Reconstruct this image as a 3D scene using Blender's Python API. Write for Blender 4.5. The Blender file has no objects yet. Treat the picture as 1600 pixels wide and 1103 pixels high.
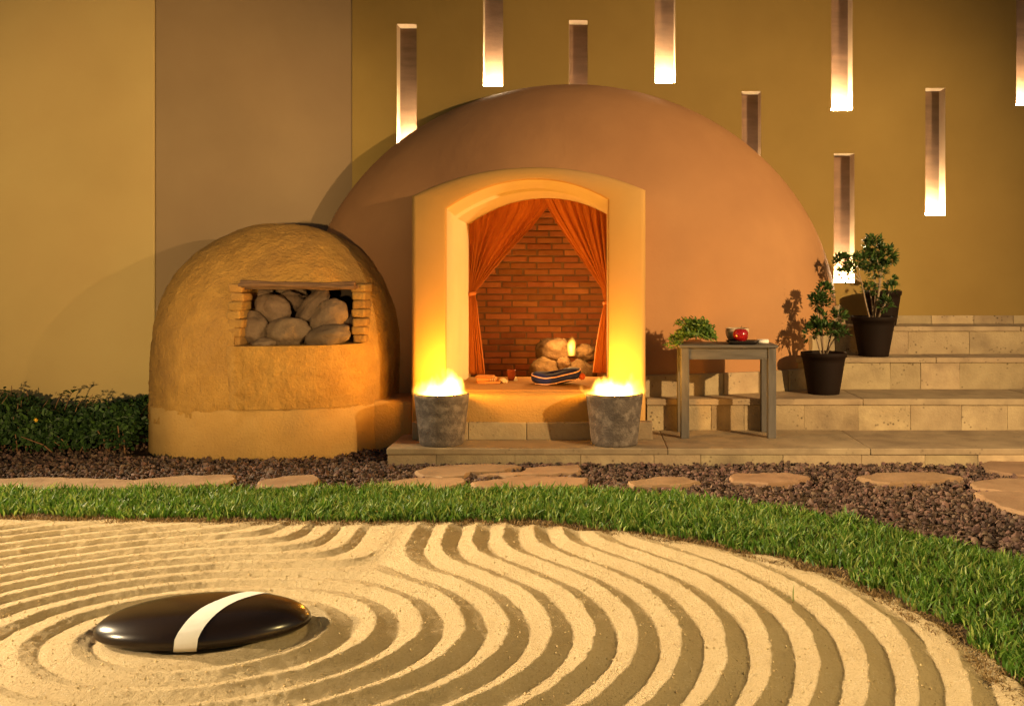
import bpy, bmesh, math, random
import numpy as np
from mathutils import Vector, Matrix, Euler, noise

random.seed(7)
RNG = np.random.default_rng(7)
scene = bpy.context.scene
COL = scene.collection
R = math.radians

# ------------------------------------------------------------------ camera
# level camera with lens shift; pixel frame of the photograph is 1600 x 1103
F, PX, PY, CZ = 1556.0, 920.0, 430.0, 0.944
cam = bpy.data.cameras.new('camera')
camo = bpy.data.objects.new('camera', cam)
COL.objects.link(camo)
camo.location = (0, 0, CZ)
camo.rotation_euler = (R(90), 0, 0)
cam.sensor_width = 36.0
cam.lens = 36.0 * F / 1600.0
cam.shift_x = (800 - PX) / 1600.0
cam.shift_y = -(551.5 - PY) / 1600.0
cam.clip_start = 0.05
cam.clip_end = 500
scene.camera = camo

# ------------------------------------------------------------------ world, lamps, exposure
world = bpy.data.worlds.new('World')
scene.world = world
world.use_nodes = True
wn = world.node_tree
sky = wn.nodes.new('ShaderNodeTexSky')
sky.sky_type = 'NISHITA'
sky.sun_disc = False
sky.sun_elevation = R(3)
sky.sun_rotation = R(120)
wn.links.new(sky.outputs[0], wn.nodes['Background'].inputs[0])
wn.nodes['Background'].inputs[1].default_value = 0.11

def spot(name, loc, target, watts, color, size, blend, radius):
    l = bpy.data.lights.new(name, 'SPOT')
    l.energy = watts; l.color = color
    l.spot_size = R(size); l.spot_blend = blend; l.shadow_soft_size = radius
    o = bpy.data.objects.new(name, l); COL.objects.link(o)
    o.location = loc
    o.rotation_euler = (Vector(target) - Vector(loc)).to_track_quat('-Z', 'Y').to_euler()
    return o

WARM = (1.0, 0.70, 0.36)
spot('garden_spot_high', (4.6, 0.9, 2.3), (0.8, 6.3, 0.85), 2350, (1.0, 0.67, 0.32), 50, 1.0, 0.05)
spot('fill_spot_right', (4.0, 1.5, 2.9), (-0.4, 2.9, 0.0), 750, (1.0, 0.72, 0.28), 46, 0.8, 0.08)  # high fill added from the right to lighten the shaded sand furrows
spot('garden_spot_sand', (-8.2, 5.0, 3.3), (-0.2, 2.75, 0.0), 6900, (1.0, 0.76, 0.45), 34, 0.6, 0.14)
spot('fill_spot_sand_front', (-8.2, 0.5, 2.9), (-0.4, 2.6, 0.0), 3500, (1.0, 0.76, 0.45), 30, 0.7, 0.14)  # second sand lamp, added so the near ring arcs are lit
spot('garden_spot_oven', (-0.5, -2.5, 0.75), (-2.75, 6.0, 1.3), 2450, (1.0, 0.69, 0.30), 27, 0.9, 0.06)

scene.view_settings.view_transform = 'Standard'
scene.view_settings.look = 'None'
scene.view_settings.gamma = 1
scene.view_settings.use_curve_mapping = False
scene.view_settings.exposure = 0.12
scene.render.engine = 'CYCLES'
scene.cycles.use_denoising = True
scene.cycles.sample_clamp_indirect = 3.0
scene.cycles.volume_step_rate = 1.0
scene.cycles.max_bounces = 8

# ------------------------------------------------------------------ helpers
def P(x, y, Y):
    return Vector(((x - PX) * Y / F, Y, CZ - (y - PY) * Y / F))

def G(x, y, z=0.0):
    Y = (CZ - z) * F / (y - PY)
    return Vector(((x - PX) * Y / F, Y, z))

def tag(o, label=None, cat=None, group=None, kind=None):
    if label: o['label'] = label
    if cat: o['category'] = cat
    if group: o['group'] = group
    if kind: o['kind'] = kind
    return o

def empty(name, loc):
    o = bpy.data.objects.new(name, None)
    o.empty_display_size = 0.1
    COL.objects.link(o)
    o.location = loc
    return o

def world_mat(o):
    m = Matrix.LocRotScale(o.location, o.rotation_euler, o.scale)
    if o.parent:
        return world_mat(o.parent) @ o.matrix_parent_inverse @ m
    return m

def parent(o, p):
    o.parent = p
    o.matrix_parent_inverse = world_mat(p).inverted()
    return o

def link(name, me, mat=None, par=None, loc=None, rot=None, scale=None):
    o = bpy.data.objects.new(name, me)
    COL.objects.link(o)
    if mat is not None and not me.materials:
        me.materials.append(mat)
    if loc is not None: o.location = loc
    if rot is not None: o.rotation_euler = rot
    if scale is not None: o.scale = scale
    if par is not None: parent(o, par)
    return o

def mk(name, verts, faces, smooth=False):
    me = bpy.data.meshes.new(name)
    me.from_pydata([tuple(v) for v in verts], [], [tuple(f) for f in faces])
    if smooth: me.polygons.foreach_set('use_smooth', [True] * len(me.polygons))
    me.update()
    return me

def fast(name, verts, faces, smooth=False):
    """verts (N,3) array, faces (M,k) int array or list of such arrays"""
    if not isinstance(faces, list): faces = [faces]
    me = bpy.data.meshes.new(name)
    verts = np.asarray(verts, dtype=np.float32)
    me.vertices.add(len(verts)); me.vertices.foreach_set('co', verts.ravel())
    loops = np.concatenate([f.ravel() for f in faces]).astype(np.int32)
    tot = np.concatenate([np.full(len(f), f.shape[1], dtype=np.int32) for f in faces])
    start = np.concatenate([[0], np.cumsum(tot)[:-1]]).astype(np.int32)
    me.loops.add(len(loops)); me.loops.foreach_set('vertex_index', loops)
    me.polygons.add(len(tot))
    me.polygons.foreach_set('loop_start', start)
    me.polygons.foreach_set('loop_total', tot)
    me.polygons.foreach_set('use_smooth', np.full(len(tot), smooth))
    me.update(calc_edges=True)
    me.validate()
    return me

def from_bm(name, bm, smooth=False):
    me = bpy.data.meshes.new(name)
    bmesh.ops.recalc_face_normals(bm, faces=bm.faces)
    bm.to_mesh(me); bm.free()
    if smooth: me.polygons.foreach_set('use_smooth', [True] * len(me.polygons))
    return me

def box_mesh(name, sx, sy, sz, bev=0.0, seg=2, jitter=0.0, origin=(0, 0, 0), smooth=False, seed=0):
    bm = bmesh.new()
    bmesh.ops.create_cube(bm, size=1)
    rr = random.Random(seed)
    for v in bm.verts:
        v.co = Vector((v.co.x * sx + rr.uniform(-jitter, jitter), v.co.y * sy + rr.uniform(-jitter, jitter),
                       v.co.z * sz + rr.uniform(-jitter, jitter))) + Vector(origin)
    if bev > 0:
        bmesh.ops.bevel(bm, geom=bm.edges[:], offset=bev, segments=seg, affect='EDGES', profile=0.6)
    return from_bm(name, bm, smooth)

def box_between(name, x0, x1, y0, y1, z0, z1, mat, par=None, bev=0.003, jitter=0.0, seed=0, seg=1):
    c = Vector(((x0 + x1) / 2, (y0 + y1) / 2, (z0 + z1) / 2))
    me = box_mesh(name, x1 - x0, y1 - y0, z1 - z0, bev, seg, jitter, seed=seed)
    return link(name, me, mat, par, loc=c)

def lathe(name, prof, n=48, jitter=0.0, seed=0):
    vs, fs = [], []
    m = len(prof)
    for i in range(n):
        a = 2 * math.pi * i / n
        for j, (r, z) in enumerate(prof):
            k = 1.0
            if jitter:
                k = 1 + jitter * noise.noise(Vector((math.cos(a) * 1.5, math.sin(a) * 1.5, z * 9 + seed)))
            vs.append((r * k * math.cos(a), r * k * math.sin(a), z))
    for i in range(n):
        for j in range(m - 1):
            a, b = i * m + j, ((i + 1) % n) * m + j
            fs.append((a, b, b + 1, a + 1))
    me = mk(name, vs, fs, True)
    bm = bmesh.new(); bm.from_mesh(me)
    bmesh.ops.remove_doubles(bm, verts=bm.verts, dist=1e-5)
    bmesh.ops.recalc_face_normals(bm, faces=bm.faces)
    bm.to_mesh(me); bm.free()
    me.polygons.foreach_set('use_smooth', [True] * len(me.polygons))
    return me

def tube(name, pts, radii, n=8, cap=True):
    vs, fs = [], []
    pts = [Vector(p) for p in pts]
    for i, p in enumerate(pts):
        t = (pts[min(i + 1, len(pts) - 1)] - pts[max(i - 1, 0)]).normalized()
        u = t.cross(Vector((0.13, 0.31, 0.94)))
        if u.length < 1e-4: u = t.cross(Vector((1, 0, 0)))
        u.normalize(); w = t.cross(u)
        r = radii[i] if hasattr(radii, '__len__') else radii
        for k in range(n):
            a = 2 * math.pi * k / n
            vs.append(p + u * (r * math.cos(a)) + w * (r * math.sin(a)))
    for i in range(len(pts) - 1):
        for k in range(n):
            a, b = i * n + k, i * n + (k + 1) % n
            fs.append((a, b, b + n, a + n))
    if cap:
        fs.append(tuple(range(n - 1, -1, -1)))
        fs.append(tuple(range((len(pts) - 1) * n, len(pts) * n)))
    return vs, fs

def merge(parts):
    V, Fc = [], []
    for vs, fs in parts:
        o = len(V)
        V += list(vs)
        Fc += [tuple(i + o for i in f) for f in fs]
    return V, Fc

def rock_mesh(name, sx, sy, sz, amp=0.12, freq=1.6, seed=0, sub=3, fine=0.0):
    bm = bmesh.new()
    bmesh.ops.create_icosphere(bm, subdivisions=sub, radius=1)
    off = Vector((seed * 3.17, seed * 1.31, seed * 7.7))
    for v in bm.verts:
        d = v.co.normalized()
        k = 1 + amp * noise.noise(d * freq + off) + amp * 0.4 * noise.noise(d * freq * 2.7 + off)
        if fine: k += fine * noise.noise(d * 9 + off)
        v.co = Vector((d.x * sx, d.y * sy, d.z * sz)) * k
    return from_bm(name, bm, True)

def boolean(me, cutters):
    o = bpy.data.objects.new('tmp', me); COL.objects.link(o)
    cs = []
    for c in cutters:
        co = bpy.data.objects.new('cut', c); COL.objects.link(co); cs.append(co)
        m = o.modifiers.new('b', 'BOOLEAN'); m.operation = 'DIFFERENCE'; m.object = co; m.solver = 'EXACT'
    dg = bpy.context.evaluated_depsgraph_get()
    out = bpy.data.meshes.new_from_object(o.evaluated_get(dg))
    for c in cs: bpy.data.objects.remove(c)
    bpy.data.objects.remove(o)
    return out

# ------------------------------------------------------------------ materials
def nodes_of(m):
    m.use_nodes = True
    nt = m.node_tree
    return nt, nt.nodes, nt.links

def pm(name, c1, c2=None, scale=4.0, rough=0.85, bump=0.0, bscale=60.0, bdist=0.004, rnd=0.0, spec=0.25,
       stain=None, stain_scale=1.2, stain_amt=0.5, pits=None, pit_scale=60, pit_amt=0.5, coat=0.0, streak=None,
       bump2=0.0, bscale2=12.0, bdist2=0.01, island=0.0):
    m = bpy.data.materials.new(name)
    nt, N, L = nodes_of(m)
    b = N['Principled BSDF']
    b.inputs['Roughness'].default_value = rough
    b.inputs['Specular IOR Level'].default_value = spec
    b.inputs['Coat Weight'].default_value = coat
    tc = N.new('ShaderNodeTexCoord')
    oi = N.new('ShaderNodeObjectInfo')
    w = N.new('ShaderNodeMath'); w.operation = 'MULTIPLY'; w.inputs[1].default_value = 57.0
    L.new(oi.outputs['Random'], w.inputs[0])
    def nz(sc, det=5.0, ro=0.55, vec=None):
        n = N.new('ShaderNodeTexNoise'); n.noise_dimensions = '4D'
        n.inputs['Scale'].default_value = sc; n.inputs['Detail'].default_value = det
        n.inputs['Roughness'].default_value = ro
        L.new(vec or tc.outputs['Object'], n.inputs['Vector']); L.new(w.outputs[0], n.inputs['W'])
        return n.outputs[0]
    def ramp(src, p0, p1):
        r = N.new('ShaderNodeMapRange'); r.inputs[1].default_value = p0; r.inputs[2].default_value = p1
        L.new(src, r.inputs[0]); return r.outputs[0]
    def mix(a, bb, fac, mode='MIX'):
        x = N.new('ShaderNodeMix'); x.data_type = 'RGBA'; x.blend_type = mode
        for s, v in ((x.inputs[6], a), (x.inputs[7], bb)):
            if isinstance(v, tuple): s.default_value = (*v, 1)
            else: L.new(v, s)
        if isinstance(fac, float): x.inputs[0].default_value = fac
        else: L.new(fac, x.inputs[0])
        return x.outputs[2]
    c2 = c2 or tuple(v * 0.8 for v in c1)
    vec = None
    if streak:
        mp = N.new('ShaderNodeMapping'); mp.inputs['Scale'].default_value = streak
        L.new(tc.outputs['Object'], mp.inputs[0]); vec = mp.outputs[0]
    col = mix(c1, c2, ramp(nz(scale, vec=vec), 0.3, 0.7))
    if stain:
        f = N.new('ShaderNodeMath'); f.operation = 'MULTIPLY'; f.inputs[1].default_value = stain_amt
        L.new(ramp(nz(stain_scale, 4), 0.48, 0.72), f.inputs[0])
        col = mix(col, stain, f.outputs[0])
    if pits:
        v = N.new('ShaderNodeTexVoronoi'); v.inputs['Scale'].default_value = pit_scale
        L.new(tc.outputs['Object'], v.inputs['Vector'])
        f = N.new('ShaderNodeMath'); f.operation = 'MULTIPLY'; f.inputs[1].default_value = pit_amt
        g = N.new('ShaderNodeMath'); g.operation = 'MULTIPLY'
        L.new(ramp(v.outputs['Distance'], 0.35, 0.1), g.inputs[0])
        L.new(ramp(nz(pit_scale * 0.23, 2), 0.52, 0.62), g.inputs[1])
        L.new(g.outputs[0], f.inputs[0])
        col = mix(col, pits, f.outputs[0])
    if rnd or island:
        src = oi.outputs['Random']
        if island:
            src = N.new('ShaderNodeNewGeometry').outputs['Random Per Island']
        amt = rnd or island
        hs = N.new('ShaderNodeHueSaturation')
        mr = N.new('ShaderNodeMapRange'); mr.inputs[3].default_value = 1 - amt; mr.inputs[4].default_value = 1 + amt
        L.new(src, mr.inputs[0]); L.new(mr.outputs[0], hs.inputs['Value'])
        wn2 = N.new('ShaderNodeTexWhiteNoise'); wn2.noise_dimensions = '1D'; L.new(src, wn2.inputs['W'])
        mr2 = N.new('ShaderNodeMapRange'); mr2.inputs[3].default_value = 0.5 - 0.03 * amt; mr2.inputs[4].default_value = 0.5 + 0.03 * amt
        L.new(wn2.outputs['Value'], mr2.inputs[0]); L.new(mr2.outputs[0], hs.inputs['Hue'])
        L.new(col, hs.inputs['Color']); col = hs.outputs[0]
    L.new(col, b.inputs['Base Color'])
    nrm = None
    if bump2:
        bp = N.new('ShaderNodeBump'); bp.inputs['Strength'].default_value = bump2; bp.inputs['Distance'].default_value = bdist2
        L.new(nz(bscale2, 4), bp.inputs['Height']); nrm = bp.outputs[0]
    if bump:
        bp = N.new('ShaderNodeBump'); bp.inputs['Strength'].default_value = bump; bp.inputs['Distance'].default_value = bdist
        L.new(nz(bscale, 6, 0.65), bp.inputs['Height'])
        if nrm: L.new(nrm, bp.inputs['Normal'])
        nrm = bp.outputs[0]
    if nrm: L.new(nrm, b.inputs['Normal'])
    return m

def emit(name, color, strength):
    m = bpy.data.materials.new(name)
    nt, N, L = nodes_of(m)
    N.remove(N['Principled BSDF'])
    e = N.new('ShaderNodeEmission')
    e.inputs[0].default_value = (*color, 1); e.inputs[1].default_value = strength
    L.new(e.outputs[0], N['Material Output'].inputs[0])
    return m

def leafmat(name, ca, cb, cc, rough=0.5, trans=0.25):
    m = bpy.data.materials.new(name)
    nt, N, L = nodes_of(m)
    b = N['Principled BSDF']
    g = N.new('ShaderNodeNewGeometry')
    r = N.new('ShaderNodeValToRGB')
    r.color_ramp.elements[0].color = (*ca, 1)
    r.color_ramp.elements[1].color = (*cc, 1)
    e = r.color_ramp.elements.new(0.6); e.color = (*cb, 1)
    L.new(g.outputs['Random Per Island'], r.inputs[0])
    L.new(r.outputs[0], b.inputs['Base Color'])
    b.inputs['Roughness'].default_value = rough
    b.inputs['Specular IOR Level'].default_value = 0.35
    t = N.new('ShaderNodeBsdfTranslucent'); L.new(r.outputs[0], t.inputs[0])
    mx = N.new('ShaderNodeMixShader'); mx.inputs[0].default_value = trans
    L.new(b.outputs[0], mx.inputs[1]); L.new(t.outputs[0], mx.inputs[2])
    L.new(mx.outputs[0], N['Material Output'].inputs[0])
    return m

M = {}
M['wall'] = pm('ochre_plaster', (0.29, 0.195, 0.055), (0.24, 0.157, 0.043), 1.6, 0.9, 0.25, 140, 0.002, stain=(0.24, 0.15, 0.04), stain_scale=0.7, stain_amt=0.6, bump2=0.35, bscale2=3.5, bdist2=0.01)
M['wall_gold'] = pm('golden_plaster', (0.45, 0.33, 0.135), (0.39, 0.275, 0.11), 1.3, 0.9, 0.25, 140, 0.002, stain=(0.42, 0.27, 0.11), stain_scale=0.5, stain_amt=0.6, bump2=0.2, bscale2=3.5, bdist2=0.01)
M['wall_shade_tint'] = pm('shade_tinted_plaster', (0.24, 0.168, 0.092), (0.20, 0.136, 0.074), 1.3, 0.9, 0.25, 140, 0.002, stain=(0.19, 0.12, 0.07), stain_scale=0.7, stain_amt=0.6, bump2=0.2, bscale2=3.0, bdist2=0.01)  # dimmer light on the angled wall put into a darker paint colour
M['niche'] = pm('niche_stone', (0.23, 0.14, 0.085), (0.14, 0.085, 0.052), 5, 0.85, 0.4, 50, 0.004, streak=(1, 1, 4), rnd=0.2)
M['niche_rim'] = pm('lamplight_tinted_plaster', (0.52, 0.39, 0.25), (0.42, 0.30, 0.19), 6, 0.85, 0.4, 60, 0.004)  # paler than the niche back: lamplight on sides and ceiling put into the colour
M['dome'] = pm('terracotta_plaster', (0.40, 0.203, 0.082), (0.33, 0.162, 0.066), 1.9, 0.85, 0.25, 120, 0.002, stain=(0.30, 0.145, 0.062), stain_scale=1.0, stain_amt=0.75, bump2=0.6, bscale2=6.0, bdist2=0.012)
M['porch'] = pm('warm_ochre_plaster', (0.52, 0.29, 0.078), (0.45, 0.245, 0.065), 2.0, 0.8, 0.25, 110, 0.002, stain=(0.45, 0.26, 0.11), stain_scale=1.5, stain_amt=0.5, bump2=0.2, bscale2=5.0, bdist2=0.008)
M['reveal'] = pm('light_tinted_plaster', (0.64, 0.50, 0.26), (0.57, 0.43, 0.21), 3, 0.8, 0.25, 110, 0.002, bump2=0.2, bscale2=5.0, bdist2=0.008)  # paler than the surround: front light on the reveal put into the colour
M['adobe'] = pm('rough_adobe', (0.50, 0.275, 0.065), (0.37, 0.195, 0.045), 12, 0.95, 1.0, 60, 0.022, stain=(0.30, 0.16, 0.05), stain_scale=3.2, stain_amt=0.7, bump2=0.7, bscale2=16, bdist2=0.014, pits=(0.2, 0.11, 0.04), pit_scale=70, pit_amt=0.35)
M['adobe_pale'] = pm('pale_adobe', (0.50, 0.30, 0.095), (0.43, 0.245, 0.07), 7, 0.95, 0.8, 90, 0.008, stain=(0.37, 0.22, 0.08), stain_scale=3.2, stain_amt=0.7, bump2=0.4, bscale2=9, bdist2=0.01, pits=(0.22, 0.12, 0.05), pit_scale=60, pit_amt=0.4)
M['adobe_panel'] = pm('rough_pale_adobe', (0.51, 0.30, 0.085), (0.41, 0.225, 0.06), 10, 0.95, 1.0, 60, 0.016, stain=(0.33, 0.18, 0.05), stain_scale=5, stain_amt=0.8, bump2=0.7, bscale2=14, bdist2=0.012, pits=(0.18, 0.10, 0.04), pit_scale=45, pit_amt=0.5)
M['dark_lining'] = pm('dark_clay', (0.05, 0.035, 0.022), (0.03, 0.02, 0.015), 6, 1.0, 0.5, 40, 0.01)
M['jamb'] = pm('clay_brick_jamb', (0.37, 0.205, 0.054), (0.28, 0.15, 0.04), 14, 0.95, 1.0, 70, 0.012, rnd=0.12)
M['twig'] = pm('old_wood', (0.24, 0.13, 0.06), (0.10, 0.055, 0.03), 14, 0.9, 0.7, 60, 0.005, rnd=0.3, streak=(1, 8, 8))
M['river'] = pm('river_stone', (0.205, 0.135, 0.082), (0.11, 0.07, 0.043), 14, 0.9, 0.9, 60, 0.010, rnd=0.22, pits=(0.09, 0.07, 0.06), pit_scale=60, pit_amt=0.6)
M['volcanic'] = pm('volcanic_rock', (0.17, 0.105, 0.05), (0.08, 0.048, 0.024), 16, 0.95, 1.0, 55, 0.012, rnd=0.15, pits=(0.10, 0.06, 0.03), pit_scale=70, pit_amt=0.8)
M['brick'] = pm('fired_brick', (0.52, 0.21, 0.075), (0.43, 0.16, 0.055), 18, 0.9, 0.5, 80, 0.004, rnd=0.25)
M['mortar'] = pm('dark_mortar', (0.30, 0.175, 0.085), (0.23, 0.13, 0.065), 12, 1.0, 0.6, 80, 0.005)
M['cantera'] = pm('cantera_tile', (0.42, 0.325, 0.185), (0.31, 0.23, 0.13), 9, 0.85, 0.7, 70, 0.006, rnd=0.2, stain=(0.18, 0.13, 0.08), stain_scale=5, stain_amt=0.75, pits=(0.07, 0.045, 0.025), pit_scale=42, pit_amt=0.9, bump2=0.4, bscale2=14, bdist2=0.006)
M['tread'] = pm('cantera_slab', (0.37, 0.28, 0.165), (0.28, 0.205, 0.12), 8, 0.75, 0.6, 80, 0.004, rnd=0.12, stain=(0.18, 0.13, 0.08), stain_scale=4, stain_amt=0.75, pits=(0.10, 0.07, 0.04), pit_scale=45, pit_amt=0.6)
M['sand'] = pm('raked_sand', (0.62, 0.48, 0.275), (0.56, 0.42, 0.23), 5, 0.95, 1.0, 300, 0.010, pits=(0.82, 0.72, 0.52), pit_scale=170, pit_amt=0.85, bump2=0.7, bscale2=110, bdist2=0.008, stain=(0.44, 0.31, 0.16), stain_scale=150, stain_amt=0.6)
M['grain'] = pm('sand_grain', (0.58, 0.44, 0.24), (0.50, 0.37, 0.19), 40, 0.95, island=0.25, spec=0.1)
M['soil'] = pm('brown_soil', (0.10, 0.06, 0.03), (0.055, 0.033, 0.018), 14, 1.0, 1.0, 50, 0.02, stain=(0.16, 0.10, 0.045), stain_scale=9, stain_amt=0.7)
M['gravel'] = pm('volcanic_gravel', (0.12, 0.072, 0.050), (0.08, 0.046, 0.033), 30, 0.75, 0.5, 150, 0.003, island=0.7, spec=0.3)
M['flag'] = pm('pink_flagstone', (0.30, 0.19, 0.105), (0.20, 0.118, 0.062), 9, 0.85, 0.6, 60, 0.006, rnd=0.12, stain=(0.33, 0.20, 0.11), stain_scale=5, stain_amt=0.6, bump2=0.5, bscale2=10, bdist2=0.01)
M['concrete'] = pm('weathered_concrete', (0.16, 0.13, 0.105), (0.065, 0.052, 0.045), 9, 0.9, 1.0, 90, 0.010, stain=(0.30, 0.25, 0.20), stain_scale=26, stain_amt=0.75, streak=(0.6, 0.6, 3.0), bump2=0.5, bscale2=40, bdist2=0.005)
M['ember'] = pm('charcoal', (0.03, 0.025, 0.02), (0.06, 0.04, 0.03), 30, 1.0, 1, 60, 0.01)
M['table'] = pm('grey_washed_wood', (0.125, 0.112, 0.095), (0.07, 0.062, 0.052), 10, 0.65, 0.35, 90, 0.002, streak=(6, 6, 0.7), rnd=0.1)
M['table_top'] = pm('grey_washed_board', (0.125, 0.112, 0.095), (0.07, 0.062, 0.052), 10, 0.6, 0.35, 90, 0.002, streak=(0.7, 8, 8))
M['pot'] = pm('dark_plastic', (0.012, 0.006, 0.004), (0.009, 0.005, 0.003), 6, 0.7, 0.15, 60, 0.002, spec=0.12)
M['potsoil'] = pm('pot_soil', (0.06, 0.035, 0.02), (0.03, 0.02, 0.012), 30, 1.0, 1.0, 60, 0.01)
M['bark'] = pm('pale_bark', (0.33, 0.25, 0.16), (0.22, 0.155, 0.095), 20, 0.9, 0.5, 90, 0.003)
M['leaf'] = leafmat('shrub_leaf', (0.020, 0.045, 0.010), (0.045, 0.095, 0.018), (0.10, 0.16, 0.035), 0.4, 0.15)
M['hedge'] = leafmat('hedge_leaf', (0.010, 0.027, 0.006), (0.021, 0.050, 0.010), (0.05, 0.10, 0.018), 0.55, 0.15)
M['herb'] = leafmat('herb_leaf', (0.05, 0.11, 0.015), (0.11, 0.22, 0.03), (0.30, 0.40, 0.08), 0.45, 0.3)
M['grass'] = leafmat('grass_blade', (0.036, 0.095, 0.008), (0.098, 0.205, 0.018), (0.31, 0.35, 0.08), 0.5, 0.3)
M['thatch'] = leafmat('dry_thatch', (0.13, 0.075, 0.025), (0.22, 0.135, 0.045), (0.33, 0.22, 0.09), 0.8, 0.2)
M['curtain'] = pm('orange_cotton', (0.57, 0.185, 0.036), (0.47, 0.14, 0.027), 6, 0.85, 0.3, 240, 0.001, bump2=0.2, bscale2=30, bdist2=0.004)
M['blue'] = pm('navy_cotton', (0.010, 0.014, 0.085), (0.014, 0.018, 0.11), 12, 0.8, 0.3, 200, 0.001)
M['piping'] = pm('pink_piping', (0.72, 0.42, 0.36), (0.66, 0.36, 0.30), 12, 0.8)
M['redcloth'] = pm('red_cotton', (0.45, 0.09, 0.03), (0.40, 0.07, 0.03), 12, 0.85)
M['orangecloth'] = pm('woven_orange_cloth', (0.55, 0.22, 0.05), (0.46, 0.17, 0.04), 14, 0.9, 0.5, 200, 0.003, streak=(14, 1, 1))
M['fringe'] = pm('pale_fringe', (0.66, 0.46, 0.22), (0.56, 0.36, 0.16), 20, 0.9)
M['mat'] = pm('straw_mat', (0.40, 0.22, 0.075), (0.30, 0.15, 0.05), 30, 0.9, 0.7, 90, 0.004, streak=(1, 12, 1))
M['clay'] = pm('red_clay', (0.28, 0.055, 0.022), (0.22, 0.045, 0.02), 12, 0.6, 0.2, 60, 0.003)
M['plate'] = pm('black_glazed', (0.012, 0.009, 0.008), (0.016, 0.012, 0.01), 6, 0.25, spec=0.5)
M['apple'] = pm('apple_skin', (0.30, 0.008, 0.008), (0.19, 0.006, 0.006), 14, 0.22, spec=0.5, streak=(5, 5, 0.8), coat=0.3)
M['white'] = pm('white_cotton', (0.78, 0.74, 0.64), (0.7, 0.65, 0.55), 20, 0.9, 0.5, 160, 0.003)
M['speckle'] = pm('speckled_ceramic', (0.62, 0.50, 0.33), (0.30, 0.19, 0.08), 34, 0.4, 0.3, 60, 0.003, spec=0.5)
M['blackstone'] = pm('polished_black_stone', (0.013, 0.007, 0.004), (0.019, 0.010, 0.0055), 7, 0.24, 0.06, 30, 0.002, spec=0.38, bump2=0.05, bscale2=6)
M['paint'] = pm('white_paint', (0.82, 0.80, 0.74), (0.76, 0.73, 0.66), 25, 0.6, 0.4, 90, 0.002)
M['petal'] = pm('yellow_petal', (0.75, 0.42, 0.03), (0.68, 0.36, 0.02), 20, 0.7)
M['lamp'] = emit('niche_lamp_glow', (1.0, 0.78, 0.46), 380.0)

# ------------------------------------------------------------------ ground
ground = link('ground', mk('ground', [(-40, -30, -0.03), (40, -30, -0.03), (40, 60, -0.03), (-40, 60, -0.03)], [(0, 1, 2, 3)]), M['soil'])
tag(ground, kind='structure')

SAND_EDGE = [(-5.0, 3.95), (-2.3, 3.886), (-1.275, 3.816), (-0.294, 3.80), (-0.05, 3.74), (0.187, 3.63), (0.42, 3.49), (0.60, 3.34), (0.763, 3.126),
             (0.889, 2.88), (0.955, 2.577), (0.985, 2.2), (1.0, 1.2)]
LAWN_EDGE = [(-5.0, 4.36), (-2.55, 4.34), (-0.335, 4.36), (0.22, 4.33), (0.50, 4.24), (0.738, 4.10), (0.949, 3.886), (1.22, 3.583), (1.44, 3.30), (1.62, 2.8),
             (1.72, 2.2), (1.76, 1.2)]
def resample(pts, n):
    p = np.array(pts); s = np.r_[0, np.cumsum(np.linalg.norm(np.diff(p, axis=0), axis=1))]
    t = np.linspace(0, s[-1], n)
    return np.c_[np.interp(t, s, p[:, 0]), np.interp(t, s, p[:, 1])]
SE, LE = resample(SAND_EDGE, 240), resample(LAWN_EDGE, 240)
def sdist(q, line, inside_sign):
    """signed distance of points q (N,2) to a polyline running left to right; + on the right-hand (near) side"""
    q = np.asarray(q, dtype=np.float32)
    best = np.full(len(q), 1e9, dtype=np.float32); sg = np.ones(len(q), dtype=np.float32)
    L = line[::4] if len(line) > 100 else line
    for i in range(len(L) - 1):
        a, b = L[i], L[i + 1]
        d = b - a; l2 = d @ d
        t = np.clip(((q[:, 0] - a[0]) * d[0] + (q[:, 1] - a[1]) * d[1]) / l2, 0, 1)
        ex = q[:, 0] - (a[0] + t * d[0]); ey = q[:, 1] - (a[1] + t * d[1])
        ds = ex * ex + ey * ey
        c = d[0] * (q[:, 1] - a[1]) - d[1] * (q[:, 0] - a[0])
        k = ds < best
        best = np.where(k, ds, best); sg = np.where(k, np.where(c < 0, 1, -1), sg)
    return np.sqrt(best) * sg

# raked sand: ridges follow the level lines of a smooth minimum of the distance to the stone and to a long axis
def vnoise(x, y, s, seed):
    """cheap smooth value noise on a lattice"""
    r = np.random.default_rng(seed).random((256, 256)).astype(np.float32)
    u, v = x * s + 100, y * s + 100
    i, j = np.floor(u).astype(int), np.floor(v).astype(int)
    fu, fv = u - i, v - j
    fu = fu * fu * (3 - 2 * fu); fv = fv * fv * (3 - 2 * fv)
    g = lambda a, b: r[a % 256, b % 256]
    return (g(i, j) * (1 - fu) + g(i + 1, j) * fu) * (1 - fv) + (g(i, j + 1) * (1 - fu) + g(i + 1, j + 1) * fu) * fv - 0.5

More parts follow.
